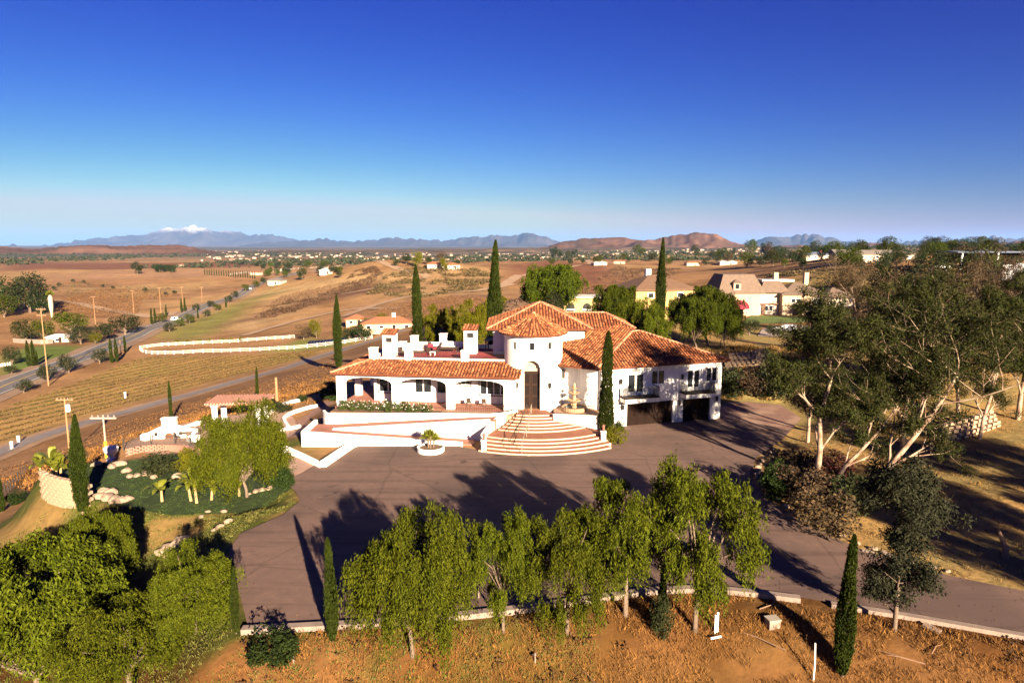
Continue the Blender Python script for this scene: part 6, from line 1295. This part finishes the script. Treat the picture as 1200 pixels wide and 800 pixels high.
def far_specks():
    r = np.random.RandomState(77); H_ = MB(); n = 430
    for k in range(n):
        px = r.uniform(235, 905) if k < 520 else r.uniform(0, 250); d = math.exp(r.uniform(math.log(1500), math.log(4700))); x = (px - 600) / FPX * d; s_ = r.uniform(4, 10); z = hz(x, d); rz = r.rand() * 3
        H_.cbox((x, d, z - 1), (s_ * 1.6, s_, r.uniform(3.5, 6)), rz)
    o = H_.build('distant_town', mat('town_walls', (.42,.32,.26), (.24,.15,.11), .003, island=.35)); stuff(o); tag(o, 'scattered pale houses of the far town below the hills', 'town')
    n = 11000; d = np.exp(r.uniform(math.log(1150), math.log(5200), n)); px = r.uniform(-60, 1260, n); X = (px - 600) / FPX * d; keep = fbm(X / 420, d / 700, 3, 88) > .46; X = X[keep]; d = d[keep]; n = len(X); Z = np.array([hz(x, y) for x, y in zip(X, d)])
    ii = np.repeat(np.arange(n), 9); h = r.uniform(2.5, 7.5, n)[ii]; P = np.c_[X[ii], d[ii], Z[ii] + h * .5] + r.normal(size=(len(ii), 3)) * np.c_[h * .42, h * .42, h * .25]
    V, F = leafquads(P, r.normal(size=(len(ii), 3)), h * .75, h * .6, 78); o = link('distant_woods', npmesh('distant_woods', V, F), mat('far_tree_mass', (.026,.032,.011), (.018,.023,.009), .01, island=.4)); stuff(o); tag(o, 'scattered dark trees across the far valley floor', 'woods')
    n = 900; px = r.uniform(560, 900, n); d = r.uniform(4750, 5550, n); X = (px - 600) / FPX * d
o = tufts('lawn_blades', LAWN, 9000, mat('lawn_blades', (.016,.032,.004), (.028,.045,.006), .6, island=.4), .06, .16, .05, 21); tag(o, 'dark green grass blades of the lawn', 'grass')
def brush(name, poly, n, m, lo, hi, seed, lab):  # low scrub too fine to tell apart: clumps of leaf sized faces
    r = np.random.RandomState(seed); xs = [p[0] for p in poly]; ys = [p[1] for p in poly]; X = r.uniform(min(xs), max(xs), n * 4); Y = r.uniform(min(ys), max(ys), n * 4); ok = pip(X, Y, poly) & (fbm(X / 14, Y / 14, 3, seed) > .46); X = X[ok][:n]; Y = Y[ok][:n]
    Z = np.array([hz(x, y) for x, y in zip(X, Y)]); ii = np.repeat(np.arange(len(X)), 12); h = r.uniform(lo, hi, len(X))[ii]; P = np.c_[X[ii], Y[ii], Z[ii] + h * .4] + r.normal(size=(len(ii), 3)) * np.c_[h * .5, h * .5, h * .25]
    V, F = leafquads(P, r.normal(size=(len(ii), 3)), h * .5, h * .35, seed); o = stuff(link(name, npmesh(name, V, F), m)); tag(o, lab, 'scrub')
SCR = mat('hill_scrub_foliage', (.085,.055,.018), (.055,.04,.014), .05, island=.45); SCD = mat('dark_scrub_foliage', (.075,.038,.018), (.05,.026,.012), .05, island=.45)
brush('hill_brush', zone([(430,345),(450,325),(470,315),(560,316),(590,325),(560,340),(490,350)]), 1300, SCR, .8, 2.2, 41, 'grey brown scrub over the face of the central hill')
brush('hill_brush', zone([(300,372),(340,352),(400,335),(415,318),(440,312),(450,322),(425,338),(380,352),(330,372)]), 1100, SCD, .7, 1.8, 42, 'dark scrub on the shoulder of the central hill')
brush('field_brush', zone([(70,345),(190,350),(200,338),(100,328),(60,335)]), 260, SCR, .8, 2.0, 43, 'loose scrub in the fields across the valley road')
brush('slope_brush', zone([(640,350),(760,345),(800,315),(720,312),(690,335)]), 700, SCD, .8, 2.2, 44, 'dark scrub on the slope behind the yellow house')
brush('slope_brush', zone([(850,330),(940,318),(1010,315),(1100,318),(1190,335),(1190,400),(1010,370),(970,335)]), 1500, SCR, .6, 2.0, 45, 'olive scrub on the slope below the right hand ridge')
brush('bank_brush', zone([(850,462),(875,468),(915,466),(920,440),(880,434),(850,436)]), 260, SCR, .5, 1.2, 46, 'low scrub on the bank right of the garage')
brush('slope_clumps', fg, 420, mat('dark_dry_clump', (.055,.022,.006), (.035,.018,.005), .6, island=.5), .18, .42, 51, 'dark dry clumps scattered over the slope below the kerb')
brush('under_brush', [(20.6,50),(21.5,42),(25,37.5),(28,40),(27,50),(26,58),(22.5,56)], 260, RUST, .35, .9, 47, 'rusty undergrowth under the eucalyptus stand')
def litter(n, seed):                             # fallen leaves and grit blown over the asphalt
    r = np.random.RandomState(seed); X = r.uniform(-17, 30, n * 4); Y = r.uniform(29, 76, n * 4); w = np.clip(1 - (pdist(X, Y, DRIVE)) / 5.0, .05, 1) ** 2; ok = pip(X, Y, DRIVE) & (r.rand(n * 4) < w); X = X[ok][:n]; Y = Y[ok][:n]
    V, F = leafquads(np.c_[X, Y, np.full(len(X), .02)], np.c_[r.normal(size=(len(X), 2)), np.zeros(len(X))], .09, .055, seed); o = stuff(link('leaf_litter', npmesh('leaf_litter', V, F), mat('fallen_litter', (.10,.055,.02), (.06,.035,.015), 1, island=.5))); tag(o, 'fallen leaves and grit along the edges of the drive', 'litter')
litter(1500, 61)
far_specks()
# ---------------------------------------------------------------- far mountains, hills and the air between
def mountains(name, prof, dist, depth, m, seed, rough=1.3, jit=1.35, step=2):
    px = np.arange(prof[0][0], prof[-1][0] + .1, step); py = np.interp(px, [p[0] for p in prof], [p[1] for p in prof])
    py = py + ((fbm(px / 26, px * 0 + seed, 5, seed) - .5) * 6 + (fbm(px / 9, px * 0 + seed + 5, 3, seed + 2, True) - .6) * 3.4) * jit
    nt = 47; t = np.linspace(-1, 1, nt); V = np.zeros((nt, len(px), 3))
    for j, tt in enumerate(t):
        d = dist + tt * depth / 2
        x = (px - 600) / FPX * d / cP; base = -26.0
        top = CAMH + (HORY - py) / FPX * dist * 1.02
        s_ = (1 - abs(tt)) ** .85
        rg = fbm(x / (depth * .16), np.full_like(x, d) / (depth * .22), 5, seed + 3, True) - .55
        h = np.maximum(top - base, 2)
        V[j, :, 0] = x; V[j, :, 1] = d; V[j, :, 2] = base + h * np.clip(s_ + rg * rough * 2.4 * s_ * (1 - s_) * 1.6, 0, 1.0)
    idx = np.arange(nt * len(px)).reshape(nt, len(px))
    F = np.stack([idx[:-1, :-1], idx[:-1, 1:], idx[1:, 1:], idx[1:, :-1]], -1).reshape(-1, 4)
    me = npmesh(name, V.reshape(-1, 3), F); me.polygons.foreach_set('use_smooth', [True] * len(me.polygons))
    return struct(link(name, me, m))
MFAR = mat('far_mountain_rock', (.075,.06,.055), (.05,.045,.04), .0012, rough=1, spec=0)
MNEAR = mat('dry_hill_chaparral', (.115,.06,.042), (.065,.045,.032), .006, rough=1, spec=0, c3=(.16,.085,.058), scale3=.003)
def snowmat():
    m = mat('snowy_mountain', (.075,.06,.055), (.05,.045,.04), .0012, rough=1, spec=0); nt = m.node_tree; N = nt.nodes; L = nt.links; b = N['Principled BSDF']
    src = b.inputs['Base Color'].links[0].from_socket; ge = N.new('ShaderNodeNewGeometry'); sp = N.new('ShaderNodeSeparateXYZ'); L.new(ge.outputs['Position'], sp.inputs[0])
    nz = N.new('ShaderNodeTexNoise'); nz.inputs['Scale'].default_value = .0016; nz.inputs['Detail'].default_value = 8; nz.inputs['Roughness'].default_value = .75; L.new(ge.outputs['Position'], nz.inputs['Vector'])
    ad = N.new('ShaderNodeMath'); ad.operation = 'MULTIPLY_ADD'; ad.inputs[1].default_value = 700; L.new(nz.outputs[0], ad.inputs[0]); L.new(sp.outputs['Z'], ad.inputs[2])
    r = N.new('ShaderNodeMapRange'); r.inputs[1].default_value = 860; r.inputs[2].default_value = 1180; L.new(ad.outputs[0], r.inputs[0])
    mx = N.new('ShaderNodeMix'); mx.data_type = 'RGBA'; mx.inputs['B'].default_value = (.5, .5, .54, 1); L.new(src, mx.inputs['A']); L.new(r.outputs[0], mx.inputs['Factor']); L.new(mx.outputs['Result'], b.inputs['Base Color'])
    return m
mountains('snowy_mountain', [(20,293),(60,287),(110,281),(150,279),(185,275),(210,270),(238,266),(262,270),(300,276),(335,278),(370,283),(410,288),(440,293)], 30000, 9000, snowmat(), 2)
mountains('mountain_range', [(-700,285),(-300,280),(-80,284),(0,288),(60,290),(100,293)], 24000, 7000, MFAR, 12)
mountains('mountain_range', [(280,290),(330,284),(375,281),(410,284),(450,282),(490,280),(530,279),(565,278),(605,275),(630,278),(660,283),(700,286),(740,291)], 23000, 7000, MFAR, 5)
mountains('mountain_range', [(840,291),(870,285),(895,279),(925,278),(950,276),(975,281),(1000,285),(1040,284),(1100,283),(1140,277),(1170,278),(1200,281),(1400,276),(1700,283),(2100,280)], 21000, 7000, MFAR, 8)
mountains('brown_hills', [(-500,284),(-200,280),(-60,279),(-10,284),(12,289),(45,291),(80,290),(120,287),(150,288),(190,287),(215,286),(232,290),(250,295),(290,297)], 3700, 1500, MNEAR, 15, 1.4, .6)
mountains('brown_hills', [(600,293),(640,289),(670,282),(705,278),(735,280),(765,282),(785,278),(812,273),(830,275),(850,282),(872,288),(900,291)], 5200, 2200, MNEAR, 21, 1.4, .6)
mountains('brown_hills', [(860,292),(930,286),(985,289),(1010,284),(1040,285),(1070,288),(1100,283),(1140,286),(1200,282),(1400,278),(1700,284)], 6500, 2400, MNEAR, 25, 1.4, .6)
mountains('brown_hills', [(250,296),(340,293),(420,293),(520,292),(600,291),(680,290),(760,289),(840,291),(900,292)], 3900, 1500, mat('valley_slope', (.10,.07,.05), (.055,.05,.032), .009, rough=1, spec=0, c3=(.19,.125,.085), scale3=.006), 31, .8, .3, 3)
def haze():
    top = max(v.co.z for o_ in COL.objects if o_.get('kind') == 'structure' and o_.name.startswith(('snowy', 'mountain', 'brown')) for v in o_.data.vertices) + 8
    b = MB().box(-90000, 90000, -300, 70000, -60, top); o = b.build('haze', None); o['kind'] = 'stuff'
    m = bpy.data.materials.new('valley_air'); m.use_nodes = True; N = m.node_tree.nodes; N.clear()
    v = N.new('ShaderNodeVolumePrincipled'); v.inputs['Color'].default_value = (.24, .48, 1.0, 1); v.inputs['Density'].default_value = HAZE; v.inputs['Anisotropy'].default_value = 0.0
    out = N.new('ShaderNodeOutputMaterial'); m.node_tree.links.new(v.outputs[0], out.inputs['Volume']); o.data.materials.append(m)
HAZE = 1.8e-5
haze()
